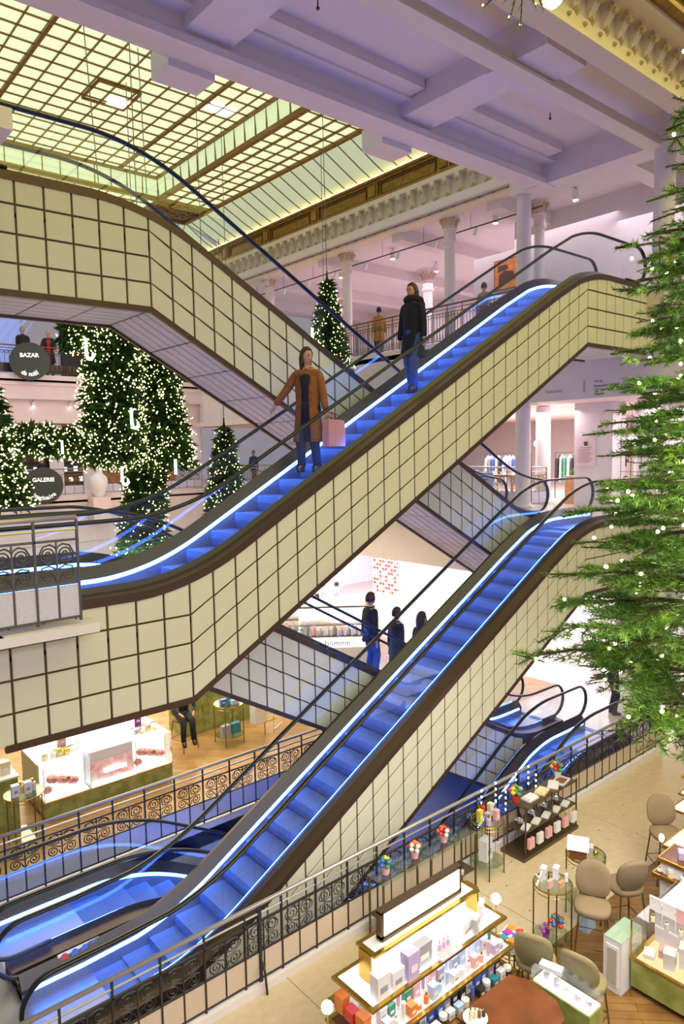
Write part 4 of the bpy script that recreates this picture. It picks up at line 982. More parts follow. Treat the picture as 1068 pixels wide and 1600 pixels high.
# riders on the middle escalator
kD1 = 4.25
fD = lambda x: L1+ZB-(5.0/(13.1-kD1))*(x-kD1)
for (x,y,H,lab,kw) in ((9.22,10.1,1.70,'rider in black jacket and blue jeans, left one of the pair on the middle escalator',dict(hair='short',bottom=m_jean,coat=m_black,coat_len=.14)),
                    (9.88,10.05,1.68,'rider in long black coat with short dark hair beside the one in jeans',dict(hair='short',bottom=m_dkjean,coat=m_black,coat_len=.62)),
                    (10.55,10.0,1.86,'lower rider whose dark hair shows above the escalator, nearer one',dict(hair='bob',bottom=m_dkjean,coat=m_navy,coat_len=.4)),
                    (10.95,10.35,1.88,'lower rider whose brown hair shows above the escalator, right one',dict(hair='bob',m_h=m_hair,bottom=m_dkjean,coat=m_black,coat_len=.4))):
    figure(lab, (x,y,fD(x)-.09), radians(80), H, detail=False, group='riders on the middle escalator', **kw)
# others in the shops
figure('blond woman in dark coat standing at the ground floor shop display', (15.65,17.25,0), radians(20), 1.68, hair='bob', m_h=m_blond, bottom=m_dkjean, coat=m_black, coat_len=.3, detail=False)
figure('shop assistant in black beside the white counter behind the escalator gap', (11.4,16.3,0), radians(60), 1.66, hair='long', bottom=m_black, top=m_black, detail=False)
figure('red-haired woman in black behind the far counter under the fir garland', (10.15,32.3,5.0), radians(0), 1.62, hair='long', m_h=m_ginger, bottom=m_black, top=m_black, detail=False)
figure('second red-haired shopper beside the yellow column in the far shop', (11.2,33.2,5.0), radians(30), 1.66, hair='long', m_h=m_ginger, bottom=m_black, top=m_dress, detail=False)
figure('man in blue jacket on the far gallery near the small fir', (20.3,31.0,4.98), radians(-10), 1.75, hair='short', bottom=m_dkjean, coat=m_jean, coat_len=.1, detail=False)
figure('person in mustard coat and dark cap behind the upper gallery railing', (17.7,18.7,10), radians(150), 1.70, hair='cap', m_h=m_black, bottom=m_dkjean, coat=m_orange, coat_len=.4, detail=False)
figure('person in blue jeans standing behind the upper escalator end', (17.9,14.2,10), radians(100), 1.75, hair='short', bottom=m_jean, top=m_grey, detail=False)
figure('shopper in dark trousers walking behind the right end of the iron railing', (16.3,8.9,0), radians(40), 1.70, hair='short', bottom=m_dkjean, top=m_black, detail=False)
# ---------------------------------------------------------------- goods, furniture and fittings
ORD = ['first','second','third','fourth','fifth','sixth','seventh','eighth','ninth','tenth','eleventh','twelfth','thirteenth','fourteenth','fifteenth','sixteenth','seventeenth','eighteenth','nineteenth','twentieth','twenty-first','twenty-second','twenty-third','twenty-fourth']
m_marble = mat('olive_green_marble', (.20,.24,.05), .22, noise=.6, nscale=5, col2=(.34,.36,.12)); m_goldm = mat('polished_gold', (.52,.34,.07), .22, .9)
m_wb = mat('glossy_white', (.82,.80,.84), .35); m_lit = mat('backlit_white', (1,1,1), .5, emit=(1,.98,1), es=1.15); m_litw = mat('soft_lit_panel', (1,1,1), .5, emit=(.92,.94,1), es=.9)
m_cg = glass('case_glass', (.95,.97,.97), .04, .5); m_ros = mat('rose_pink', (.80,.25,.25), .6, noise=.4, nscale=14, col2=(.85,.55,.52)); m_coral = mat('coral_red', (.75,.10,.06), .4)
m_wood2 = mat('reddish_brown_wood', (.16,.05,.015), .22, noise=.2, nscale=4); m_beigef = mat('beige_upholstery', (.25,.18,.11), .8, bump=.15, nscale=120); m_olivef = mat('olive_beige_upholstery', (.25,.20,.10), .8)
m_chrome = mat('chrome', (.7,.7,.72), .15, 1); m_bronze = mat('bronze_frame', (.16,.115,.065), .35, .7); m_gl2 = glass('table_glass', (.80,.90,.82), .10, .6)
PAL = {'white':(.80,.78,.82),'pink':(.80,.42,.45),'red':(.62,.04,.03),'blue':(.06,.14,.55),'green':(.05,.28,.16),'lilac':(.52,.42,.70),'grey':(.35,.35,.42),'orange':(.75,.22,.03),'dark':(.03,.025,.03),'cream':(.80,.70,.45),'teal':(.03,.25,.35),'gold':(.55,.35,.08),'purple':(.35,.04,.42),'pale blue':(.45,.60,.85),'brown':(.22,.08,.03),'silver':(.5,.5,.55),'yellow':(.75,.6,.08)}
def pm(c): return mat(c.replace(' ','_')+'_pack', PAL[c], .35)
_pr = {}
def goods(kind, col, size, loc, label, group, rz=0):
    """small goods with their parts; meshes are shared between alike items"""
    w_,d_,h_ = size; key = (kind,col,size)
    cats = {'gift_box':'box','perfume_bottle':'bottle','cream_jar':'jar','tube':'tube','pot':'pot','book':'book'}
    T = thing(kind, label, cats.get(kind,kind.split('_')[-1]), loc, group, rz)
    def part(name, mk, m, pos=(0,0,0)):
        k = key+(name,)
        if k not in _pr: _pr[k] = mk().mesh(name, m)
        return link(name, _pr[k], T, pos)
    if kind == 'gift_box':
        part('carton', lambda: MB().box(-w_/2,w_/2,-d_/2,d_/2,0,h_*.82), pm(col)); part('lid', lambda: MB().box(-w_/2-.003,w_/2+.003,-d_/2-.003,d_/2+.003,h_*.82,h_), pm(col))
        part('label_panel', lambda: MB().box(-w_*.28,w_*.28,-d_/2-.005,-d_/2-.003,h_*.3,h_*.55), pm('grey' if col=='white' else 'white'))
    elif kind == 'perfume_bottle':
        part('flask', lambda: MB().lathe((0,0,0),[(w_*.5,0),(w_*.5,h_*.62),(w_*.42,h_*.68),(w_*.16,h_*.72)],10), pm(col)); part('cap', lambda: MB().cyl((0,0,0),w_*.22,h_*.72,h_,8), m_goldm if col!='white' else m_chrome)
    elif kind == 'cream_jar':
        part('jar_body', lambda: MB().cyl((0,0,0),w_*.5,0,h_*.62,12), pm(col)); part('lid', lambda: MB().cyl((0,0,0),w_*.53,h_*.62,h_,12), m_wb if col!='white' else m_wb)
    elif kind == 'tube':
        part('tube_body', lambda: MB().lathe((0,0,0),[(w_*.4,h_*.15),(w_*.45,h_*.5),(w_*.5,h_)],10), pm(col)); part('cap', lambda: MB().cyl((0,0,0),w_*.34,0,h_*.15,10), m_chrome)
    return T
def row(kinds, cols, x0, x1, y, z, n, where, group, sizes, axis='x', jit=.012):
    for i in range(n):
        t = (i+.5)/n; p = x0+(x1-x0)*t; k = kinds[i%len(kinds)]; c = cols[(i*7+i//3)%len(cols)]
        sz = sizes[k]; sz = (sz[0],sz[1],round(sz[2]*[1,.8,1.15,.9][i%4],3))
        nm = {'gift_box':'box','perfume_bottle':'bottle','cream_jar':'white-lidded jar','tube':'tube'}[k]
        loc = (p, y+R.uniform(-jit,jit), z) if axis=='x' else (y+R.uniform(-jit,jit), p, z)
        goods(k, c, sz, loc, '%s %s, %s from the left %s' % (c, nm, ORD[i], where), group, 0 if axis=='x' else pi/2)
SZ = {'gift_box':(.09,.08,.13),'perfume_bottle':(.055,.055,.16),'cream_jar':(.085,.085,.08),'tube':(.05,.05,.17)}
BIG = {'gift_box':(.17,.13,.24),'perfume_bottle':(.07,.07,.2),'cream_jar':(.09,.09,.09),'tube':(.06,.06,.2)}

# --- tiered gondola with the lit sign
gx0,gx1,gy = 4.42,6.57,5.22
G_ = thing('tiered_display', 'gold-edged tiered cosmetics display with a blank lit sign on top', 'display stand', (5.5,5.22,0))
def gl(mb): mb.v = [(x-5.5,y-5.22,z) for x,y,z in mb.v]; return mb
def frame(x0,x1,y0,y1,z,wd,th=.03): return MB().box(x0,x1,y0,y0+wd,z-th,z).box(x0,x1,y1-wd,y1,z-th,z).box(x0,x0+wd,y0+wd,y1-wd,z-th,z).box(x1-wd,x1,y0+wd,y1-wd,z-th,z)
gl(MB().box(4.55,6.5,4.86,5.58,0,.40)).build('base_cabinet', m_marble, G_)
gl(MB().box(4.95,6.1,5.15,5.35,.4,1.46)).build('lit_core', m_lit, G_)
tiers = [(4.66,6.36,5.12,5.42,1.50),(4.42,6.60,4.90,5.55,1.16),(4.44,6.62,4.80,5.65,.84),(4.46,6.64,4.72,5.73,.54)]
for i,(x0,x1,y0,y1,z) in enumerate(tiers):
    gl(frame(x0,x1,y0,y1,z,.05)).build('gold_edge', m_goldm, G_)
    gl(MB().box(x0+.05,x1-.05,y0+.05,y1-.05,z-.02,z-.004)).build('shelf_board', m_litw if i in(1,) else (m_wb if i != 3 else m_wood2), G_)
for x in (4.66,6.40):
    gl(MB().box(x-.012,x+.012,5.18,5.36,.5,1.48)).build('upright', m_goldm, G_)
sg = gl(frame(4.88,6.15,5.22,5.30,1.53,.03)).build('sign_base', m_bronze, G_)
sgf = gl(MB().box(4.86,6.16,5.23,5.31,1.52,1.555).box(4.86,6.16,5.23,5.31,1.80,1.84).box(4.86,4.90,5.23,5.31,1.50,1.82).box(6.12,6.16,5.23,5.31,1.50,1.82)).build('sign_frame', m_bronze, G_)
gl(MB().box(4.90,6.12,5.225,5.30,1.555,1.80)).build('lit_sign', m_lit, sgf)
def on(z): return z
row(['gift_box'],['white','white','lilac'],4.52,5.15,5.0,1.16,3,'at the left end of the top display tray','boxes on the upper display tray',{'gift_box':(.17,.12,.26)})
goods('perfume_bottle','red',(.05,.05,.17),(5.02,4.97,1.16),'single red bottle with dark cap on the top display tray','red bottle')
goods('gift_box','grey',(.24,.10,.24),(5.28,5.05,1.16),'grey gift box with open lid in the middle of the top display tray','grey boxes')
T = thing('gift_tray','pink tray of perfume samples standing on the top display tray','tray',(5.62,5.01,1.16))
MB().box(-.17,.17,-.11,.11,0,.03).build('tray', m_wb, T); MB().box(-.15,.15,-.09,.09,.03,.036).build('tray_liner', pm('pink'), T)
for i in range(3): tag(MB().lathe((0,0,0),[(.022,0),(.022,.07),(.008,.08),(.012,.12)],8).build('perfume_bottle', pm('lilac'), None, loc=(5.54+.07*i,5.02,1.196)), 'lilac glass bottle in the pink tray, %s from the left'%ORD[i], 'bottle', 'bottles in the pink tray')
goods('gift_box','white',(.24,.14,.16),(5.98,5.06,1.16),'long white gift box with ribbon near the right end of the top tray','white boxes',.2)
goods('gift_box','white',(.15,.05,.25),(6.30,5.05,1.16),'flat white box leaning at the right end of the top display tray','white boxes',.5)
goods('gift_box','silver',(.12,.05,.18),(6.12,4.97,1.16),'small silver box beside the long ribboned box on the top tray','silver boxes',.3)
row(['gift_box','perfume_bottle','tube','gift_box','cream_jar','perfume_bottle'],['white','orange','pale blue','white','pink','lilac','green'],4.56,6.52,4.90,.84,17,'on the second display tier','goods on the second display tier',SZ)
row(['gift_box','gift_box','tube'],['white','grey','green','pale blue','pink'],4.60,6.5,5.04,.84,15,'at the back of the second tier','back row goods on the second display tier',{'gift_box':(.10,.06,.16),'tube':(.05,.05,.19)})
row(['cream_jar','gift_box','gift_box','cream_jar','tube','gift_box'],['white','blue','dark','white','pale blue','teal'],4.56,6.56,4.82,.54,16,'on the lowest display tier','goods on the lowest display tier',{'gift_box':(.09,.07,.10),'cream_jar':(.09,.09,.10),'tube':(.05,.05,.14)})
row(['gift_box'],['blue','white','dark','grey'],4.60,6.5,4.95,.54,15,'at the back of the lowest tier','back row boxes on the lowest tier',{'gift_box':(.10,.07,.16)})
row(['gift_box'],['orange','red','orange'],5.0,5.5,4.46,.84,3,'at the left end of the tiered display','red cartons at the display end',{'gift_box':(.13,.10,.16)},axis='y')
# globe lamps on stems
m_globe = mat('globe_bulb', (1,1,1), .4, emit=(1,.97,1), es=6)
for i,(x,y,z,lab,r_) in enumerate(((6.74,5.17,1.19,'round white globe lamp at the right end of the tiered display',.062),(4.14,5.27,1.14,'round white globe lamp at the left end of the tiered display',.062))):
    t = thing('globe_lamp', lab, 'lamp', (x,y,0)); MB().ball((0,0,z),r_,16,10).build('globe', m_globe, t, smooth=True); MB().cyl((0,0,0),.006,.02,z-r_,6).cyl((0,0,0),.05,0,.02,12).build('stem', m_chrome, t)
t = thing('bulb_lamp', 'upright glowing bulb lamp in front of the far beige bar chair', 'lamp', (9.40,4.38,.80)); MB().ball((0,0,.49),.035,12,8,1.7).build('bulb', m_globe, t, smooth=True); MB().cyl((0,0,0),.006,.02,.44,6).cyl((0,0,0),.05,0,.02,12).build('stem', m_chrome, t)

# --- round glass tables
def round_table(label, x, y, r, h, low=.22):
    t = thing('round_glass_table', label, 'table', (x,y,0))
    MB().cyl((0,0,0),r,h-.012,h,28).build('table_top', m_gl2, t)
    MB().tube([(r*cos(a),r*sin(a),h-.01) for a in [i*pi/14 for i in range(28)]],.011,6,closed=True).tube([(r*cos(a),r*sin(a),h-.07) for a in [i*pi/14 for i in range(28)]],.006,5,closed=True).build('top_ring', m_goldm, t)
    MB().cyl((0,0,0),r*.98,low-.01,low,24).build('lower_shelf', m_gl2, t)
    for i in range(4):
        a = pi/4+i*pi/2; MB().tube([(r*cos(a),r*sin(a),0),(r*cos(a),r*sin(a),h)],.011,6).build('leg', m_bronze, t)
    return t
round_table('round glass table with white boxes and pink bag, nearest the stone floor edge', 7.86, 5.10, .25, .95)
goods('gift_box','white',(.10,.07,.16),(7.86,5.24,.95),'taller white box at the back of the round glass table','white boxes on the round table',.3)
goods('gift_box','white',(.10,.07,.16),(7.99,5.13,.95),'white box at the right of the round glass table','white boxes on the round table',.3)
goods('perfume_bottle','white',(.05,.05,.17),(8.02,5.0,.95),'white bottle at the front edge of the round glass table','white bottle')
tag(MB().box(-.05,.05,-.02,.02,0,.10).tube([(-.02,0,.10),(0,0,.14),(.02,0,.10)],.004,5).build('mini_bag', pm('pink'), None, loc=(7.75,5.07,.95)), 'small pink gift bag on the round glass table', 'bag')
tag(MB().box(-.05,.05,-.02,.02,0,.08).tube([(-.02,0,.08),(0,0,.12),(.02,0,.08)],.004,5).build('mini_bag', mat('peach',(.72,.35,.18),.5), None, loc=(7.86,4.97,.95)), 'small peach gift bag on the round glass table', 'bag')
tag(MB().boxc((0,0,.08),(.02,.02,.2),ry=.7).boxc((0,0,.08),(.02,.02,.2),ry=-.7).build('cross_ornament', m_wb, None, loc=(7.70,5.20,.95)), 'white crossed ornament at the left of the round glass table', 'ornament')
def bouquet(label, loc, cols, n=9, s=.1, pot='white'):
    t = thing('flower_pot', label, 'plant', loc)
    MB().lathe((0,0,0),[(s*.55,0),(s*.75,s*1.2),(s*.68,s*1.2),(s*.5,s*.2)],10).build('pot', pm(pot), t)
    for i in range(n):
        a = i*2.4; rr = s*(.3+.9*((i*37)%10)/10); c = cols[i%len(cols)]; p = (rr*cos(a),rr*sin(a),s*(1.7+.9*((i*53)%10)/10))
        MB().ball(p,s*.42,7,5,.8).build('blossom', pm(c), t)
    for i in range(7):
        a = i*.9; MB().add([(0,0,s*1.1),(s*.9*cos(a)-s*.15*sin(a),s*.9*sin(a)+s*.15*cos(a),s*1.6),(s*1.5*cos(a),s*1.5*sin(a),s*1.9),(s*.9*cos(a)+s*.15*sin(a),s*.9*sin(a)-s*.15*cos(a),s*1.55)],[(0,1,2,3)]).build('leaf', pm('green'), t)
bouquet('pot of blue and red toy flowers on the lower shelf of the round table', (7.93,5.08,.22), ['blue','red','teal','red'], 9, .09, 'cream')
bouquet('purple toy flowers on the lower left of the round table', (7.74,5.12,.22), ['purple','purple','red'], 5, .07, 'purple')
round_table('second round glass table carrying a gingerbread house and gold ornaments', 8.87, 5.22, .27, .90)
t = thing('gingerbread_house', 'small brown gingerbread house with white roof on the second round table', 'ornament', (8.74,5.26,.90), rz=.5)
MB().prism([(-.11,0),(.11,0),(.11,.14),(0,.25),(-.11,.14)],-.12,.12).build('house_body', pm('brown'), t)
for s_ in (-1,1): MB().boxc((s_*.07,0,.215),(.20,.29,.02),ry=s_*.78).build('roof', m_wb, t)
MB().box(-.03,.03,-.125,-.12,0,.08).build('door', m_wb, t); MB().box(.05,.08,-.125,-.12,.06,.1).box(-.08,-.05,-.125,-.12,.06,.1).build('window', m_wb, t)
tag(MB().ball((0,0,.04),.04,10,8).cyl((0,0,0),.025,0,.01,8).build('gold_ball', m_goldm, None, smooth=True, loc=(8.93,5.10,.90)), 'shiny gold ball on the second round table', 'ornament')
goods('gift_box','silver',(.13,.1,.05),(9.02,5.25,.90),'flat silver box on the second round table','silver flat box',.4)
t = thing('shopping_bag', 'pale blue-white bag standing under the second round table', 'bag', (8.60,5.02,.0)); MB().add([(-.11,-.07,0),(.11,-.07,0),(.11,.07,0),(-.11,.07,0),(-.06,-.03,.34),(.06,-.03,.34),(.06,.03,.34),(-.06,.03,.34)],[(3,2,1,0),(4,5,6,7),(0,1,5,4),(1,2,6,5),(2,3,7,6),(3,0,4,7)]).build('bag_body', pm('pale blue'), t); MB().tube([(-.04,0,.34),(0,0,.46),(.04,0,.34)],.006,5).build('bag_handle', m_iron, t)
round_table('tall round glass table with coloured bottles beside the iron railing', 8.62, 6.78, .26, .88)
for i,(dx,dy,c,k,h) in enumerate(((-.16,.02,'yellow','gift_box',.2),(-.06,.12,'dark','perfume_bottle',.2),(.06,.14,'red','perfume_bottle',.22),(.14,.05,'cream','gift_box',.2),(-.02,-.02,'lilac','gift_box',.12),(.10,-.10,'pink','gift_box',.16),(-.12,-.12,'lilac','perfume_bottle',.16))):
    goods(k,c,(.08,.07,h),(8.62+dx,6.78+dy,.88),'%s %s on the tall round table by the railing, %s from the left'%(c,'bottle' if k[0]=='p' else 'carton',ORD[i]),'bottles on the tall round table')
goods('gift_box','white',(.2,.14,.34),(8.60,6.80,.22),'tall white carton under the round table by the railing','white carton',.2)
round_table('low round glass table behind the right end of the tiered display', 6.86, 5.02, .20, .62)
t = thing('gift_parcel', 'white box with colourful printed lid on the low round table', 'box', (6.86,5.02,.62), rz=.2); MB().box(-.15,.15,-.13,.13,0,.12).build('carton', m_wb, t)
for i,c in enumerate(('orange','blue','red','teal','purple','orange')): MB().boxc((-.1+.1*(i%3),-.06+.12*(i//3),.125),(.09,.1,.02),.3*i).build('printed_patch', pm(c), t)

# --- bar chairs
def bar_chair(label, x, y, rz, m, first=None, z=.72):
    t = thing('bar_chair', label, 'chair', (x,y,0), 'upholstered bar chairs', rz)
    n = 20
    # seat: rounded cushion; back: rounded shell leaning back (front faces -Y)
    def pad(cx, cy, rx, ry, th, pw=2.6):
        pts = [(abs(cos(a))**(2/pw)*rx*(1 if cos(a)>=0 else -1), abs(sin(a))**(2/pw)*ry*(1 if sin(a)>=0 else -1)) for a in [2*pi*i/n for i in range(n)]]
        vs = []; 
        for z_,k in ((-th*.5,.86),(-th*.25,.98),(th*.2,1),(th*.45,.93),(th*.52,.5)): vs += [(px*k,py*k,z_) for px,py in pts]
        fs = [(i*n+k,i*n+(k+1)%n,(i+1)*n+(k+1)%n,(i+1)*n+k) for i in range(4) for k in range(n)]+[tuple(range(n-1,-1,-1)),tuple(4*n+k for k in range(n))]
        return vs, fs
    vs,fs = pad(0,0,.235,.225,.10); MB().add([(x_,y_,z_+z) for x_,y_,z_ in vs],fs).build('seat', m, t, smooth=True)
    vs,fs = pad(0,0,.225,.235,.07); rot = Matrix.Rotation(radians(78),3,'X')
    o = []
    for v in vs:
        q = rot@Vector(v); o.append((q.x, q.y+.23-.55*abs(q.x)**2*2, q.z+z+.27))
    MB().add(o,fs).build('backrest', m, t, smooth=True)
    ft = [(-.22,-.22),(.22,-.22),(.22,.24),(-.22,.24)]
    for a,b in ft: MB().tube([(a*.72,b*.72,z-.04),(a,b,0)],.011,6).build('leg', m_bronze, t)
    q = [(a*.90,b*.90,.27) for a,b in ft]; MB().tube(q,.009,5,closed=True).build('footrest', m_bronze, t)
    return t
bar_chair('large beige bar chair in front of the lit glass counter', 8.10, 4.66, radians(-62), m_beigef)
bar_chair('beige bar chair half hidden behind the large one', 8.85, 4.62, radians(150), m_beigef)
bar_chair('farther beige bar chair beside the wooden tiers at the right edge', 10.55, 4.85, radians(-40), m_beigef)
bar_chair('olive bar chair seen from behind beside the wooden table', 6.78, 4.62, radians(115), m_olivef, z=.68)
bar_chair('olive bar chair at the bottom edge beside the lit glass case', 6.90, 4.05, radians(100), m_olivef, z=.68)
bar_chair('beige bar chair occupied by a seated person in black, beyond the left railing', 7.30, 14.35, radians(15), m_beigef)
# seated person in black
figure('person in black seated on a bar chair, mostly hidden by the escalator', (7.28,14.3,.72), radians(-15), 1.68, seated=True, hair='short', bottom=m_black, top=m_black, armR=(-.15,-.35,.25), armL=(.15,-.35,.25), hintR=(-.5,0,-1), hintL=(.5,0,-1), detail=False)

# --- lit glass counter at lower right
c = thing('glass_counter', 'glass counter with lit white and red boxes on an olive marble base', 'counter', (7.95,2.5,0))
MB().box(0,1.3,0,1.55,.08,.42).build('marble_base', m_marble, c); MB().box(.03,1.27,.05,1.5,.42,.45).build('lit_floor', m_lit, c)
for nm,b_ in (('glass_front',(0,.006,0,1.55,.45,.92)),('glass_end',(0,1.3,1.544,1.55,.45,.92)),('glass_top',(0,.5,0,1.55,.92,.93))): MB().box(*b_).build(nm, m_cg, c)
MB().box(.5,1.3,0,1.5,.42,.93).build('back_cabinet', m_wb, c); MB().box(-.01,1.3,-.01,1.56,.43,.45).build('gold_trim', m_goldm, c)
for yy in (0,1.55): MB().box(-.008,.008,yy-.008,yy+.008,.42,.94).build('corner_post', m_goldm, c)
for i in range(3): MB().boxc((.08,.1+.65*i,.04),(.05,.05,.08)).build('foot', m_bronze, c)
for i in range(11):
    cc = ['white','white','red','white','cream','white','red','white','white','pink','white'][i]
    goods('gift_box',cc,(.16,.13,round([.20,.10,.05,.26][i%4],2)),(8.14+.14*(i%2),2.66+.125*i,.45),'%s box inside the lit glass counter, %s from the picture edge'%(cc,ORD[i]),'boxes inside the lit glass counter',.3)
for i in range(9):
    goods('gift_box','white' if i%3 else 'pink',(.02,.15,.17),(8.34,2.62+.165*i,.93),'%s upright card pack on the glass counter top, %s from the picture edge'%('white' if i%3 else 'coral-pink',ORD[i]),'card packs on the glass counter')
for i in range(8): goods('perfume_bottle','cream' if i%2 else 'silver',(.05,.05,.09),(8.12,2.68+.17*i,.93),'small %s bottle on the glass counter top, %s from the picture edge'%('cream' if i%2 else 'silver',ORD[i]),'bottles on the glass counter')
cb = thing('pedestal_cabinet', 'narrow white cabinet with recessed panel at the end of the glass counter', 'cabinet', (7.78,4.08,0))
MB().box(0,.5,0,.24,.0,.68).build('body', m_wb, cb); MB().box(-.006,.506,-.006,.246,.68,.70).build('top', m_gl2, cb); MB().box(-.012,0,.04,.20,.08,.6).build('panel', m_wb, cb); MB().box(-.018,-.012,.06,.18,.11,.57).build('painted_recess', mat('cabinet_shadow_panel',(.50,.46,.42),.6), cb)  # shade of the inset is painted: a darker sheet raised on the panel

# --- wooden tiers at the right edge
wt = thing('wooden_tier_display', 'wooden stepped display loaded with cosmetics at the right edge', 'display stand', (9.3,3.0,0))
for i,(x0,x1,y0,y1,z) in enumerate(((0,.62,.0,1.45,.80),(.05,.55,.1,1.40,1.02),(.6,1.9,.3,1.6,.90))):
    MB().box(x0,x1,y0,y1,z-.03,z).build('shelf_board', m_wood2 if i<2 else m_wb, wt); MB().box(x0-.01,x0+.015,y0-.01,y1+.01,z-.05,z+.005).box(x0,x1,y1-.012,y1+.01,z-.05,z+.005).build('gold_edge', m_goldm, wt)
MB().box(.08,.5,.1,1.38,0,.98).box(.7,1.8,.4,1.5,0,.87).build('core', m_wb, wt)
for i in range(7): goods(['cream_jar','gift_box','perfume_bottle'][i%3],['dark','white','cream','silver'][i%4],(.10,.10,.12),(9.38,3.15+.18*i,.80),'%s item on the front wooden tier, %s from the picture edge'%(['dark jar','white box','cream bottle','silver jar'][i%4],ORD[i]),'goods on the front wooden tier')
for i in range(5): goods('gift_box',['white','pink','purple','red','lilac'][i],(.14,.12,.10),(9.58,3.2+.24*i,1.02),'%s parcel on the upper wooden tier'%['white','pink','purple','red','lilac'][i],'parcels on the upper wooden tier',.5)
for i,cc in enumerate(('teal','orange','dark','white')): goods('cream_jar',cc,(.09,.09,.11),(10.05,3.7+.2*i,.90),'%s candle jar on the white table top behind the bulb lamp'%cc,'candle jars')
w2 = thing('gold_tray_stand', 'two gold-rimmed trays stacked on a stand at the far right edge', 'display stand', (11.35,4.3,0))
for z,s_ in ((.95,.42),(1.22,.36),(1.5,.34)): MB().box(-s_,.9,-s_,s_*1.6,z-.03,z).build('tray', m_goldm, w2); MB().box(-s_+.04,.86,-s_+.04,s_*1.6-.04,z,z+.01).build('tray_liner', m_lit, w2)
MB().box(.3,.5,0,.2,0,1.5).build('post', m_bronze, w2)

# --- wooden table and lit case at the bottom
wd = thing('wooden_vanity_table', 'glossy reddish-brown table top at the bottom, right of the tiers', 'table', (6.0,4.35,0))
pts = [(-.70,-.55),(.10,-.55),(.26,-.35),(.30,.0),(.20,.22),(-.70,.22)]
MB().add([(x,y,.80) for x,y in pts]+[(x,y,.83) for x,y in pts],[tuple(range(5,-1,-1)),tuple(range(6,12))]+[(i,(i+1)%6,(i+1)%6+6,i+6) for i in range(6)]).build('table_top', m_wood2, wd)
for a,b in ((-.6,-.45),(.15,-.4),(.15,.12),(-.6,.12)): MB().cyl((a,b,0),.02,0,.8,8).build('leg', m_bronze, wd)
tr = thing('round_tray', 'round white tray of small bottles on the wooden table', 'tray', (5.42,4.42,.83)); MB().lathe((0,0,0),[(.12,0),(.13,.02),(.118,.02),(.115,.008)],24).build('dish', m_wb, tr)
for i,cc in enumerate(('cream','cream','brown','dark')): goods('perfume_bottle',cc,(.04,.04,round(.14-.02*i,2)),(5.37+.045*i,4.44-.02*i,.845),'%s bottle on the round white tray, %s from the left'%(cc,ORD[i]),'bottles on the round white tray')
lc = thing('lit_glass_case', 'brightly lit glass case at the bottom edge beside the olive chairs', 'counter', (6.34,3.66,0))
MB().box(-.0,.26,0,.72,0,.80).build('base', m_marble, lc); MB().box(.02,.24,.02,.70,.80,.82).build('lit_floor', m_lit, lc)
MB().box(0,.26,0,.006,.8,.96).box(0,.26,.714,.72,.8,.96).box(0,.006,0,.72,.8,.96).box(.254,.26,0,.72,.8,.96).build('glass_wall', m_cg, lc); MB().box(-.004,.264,-.004,.724,.955,.965).build('glass_top', m_cg, lc)
goods('gift_box','white',(.10,.24,.05),(6.46,4.20,.965),'flat white box lying on the lit glass case','white flat box',.25)
for i in range(5): goods('cream_jar',['white','pink','white','lilac','white'][i],(.07,.07,.07),(6.46,3.74+.13*i,.82),'%s jar inside the lit glass case, %s from the bottom'%(['white','pink','white','lilac','white'][i],ORD[i]),'jars inside the lit glass case')

# --- bronze display shelf and decorated console along the railing
bs = thing('bronze_display_shelf', 'long bronze shelf with gift cards and flowers standing against the railing', 'shelf', (9.35,6.58,0))
L_ = 1.5
MB().box(-.1,L_,-.05,.42,.0,.06).build('plinth', m_bronze, bs)
for z in (.45,.86): MB().box(0,L_,0,.36,z-.02,z).build('shelf_board', m_bronze, bs)
for x in (0,.75,L_):
    for y in (0,.36): MB().box(x-.01,x+.01,y-.01,y+.01,.06,.9).build('post', m_bronze, bs)
for i in range(6):
    k = thing('gift_tag_bag', '%s card bag hanging on the front of the bronze shelf, %s from the left'%('pink' if i%2==0 else 'white',ORD[i]), 'bag', (9.42+.25*i,6.545,.20), 'card bags on the bronze shelf')
    MB().box(-.07,.07,-.05,.0,0,.17).build('bag_body', pm('pink' if i%2==0 else 'white'), k); MB().tube([(-.03,-.025,.17),(0,-.025,.25),(.03,-.025,.17)],.004,4).build('bag_handle', m_iron, k)
for i in range(5): tag(MB().box(-.1,.1,-.06,.06,0,.02).box(-.095,.095,-.055,.055,.02,.035).build('folded_card', m_wb, None, loc=(9.5+.29*i,6.68,.45), rz=.3), 'folded white card on the middle bronze shelf, %s from the left'%ORD[i], 'card', 'folded cards on the bronze shelf')
for i in range(4):
    T = thing('glass_bowl','clear bowl of trinkets on the middle bronze shelf, %s from the left'%ORD[i],'bowl',(9.52+.36*i,6.82,.45)); MB().lathe((0,0,0),[(.03,0),(.07,.04),(.085,.08),(.08,.08),(.06,.04)],14).build('bowl', m_chrome, T)
    MB().ball((0,0,.06),.045,8,6).build('trinkets', pm('silver'), T, kind='stuff')
for i,cc in enumerate(('white','cream','white')): tag(MB().box(-.13,.13,-.09,.09,0,.03).box(-.11,.11,-.07,.07,.03,.05).build('towel_stack', pm(cc), None, loc=(9.7+.34*i,6.74,.86), rz=.25*i), '%s folded cloth on the bronze shelf top, %s from the left'%(cc,ORD[i]), 'cloth', 'folded cloths on the bronze shelf')
T = thing('framed_tray','dark framed tray of sweets at the right end of the bronze shelf','tray',(10.62,6.74,.86),rz=.2); frame(-.15,.15,-.11,.11,.03,.02).build('frame', pm('white'), T); MB().box(-.13,.13,-.09,.09,0,.012).build('tray', pm('brown'), T)
bouquet('potted plant with yellow and red blossoms at the left end of the bronze shelf', (9.45,6.84,.86), ['yellow','red','green','green','yellow'], 12, .10, 'red')
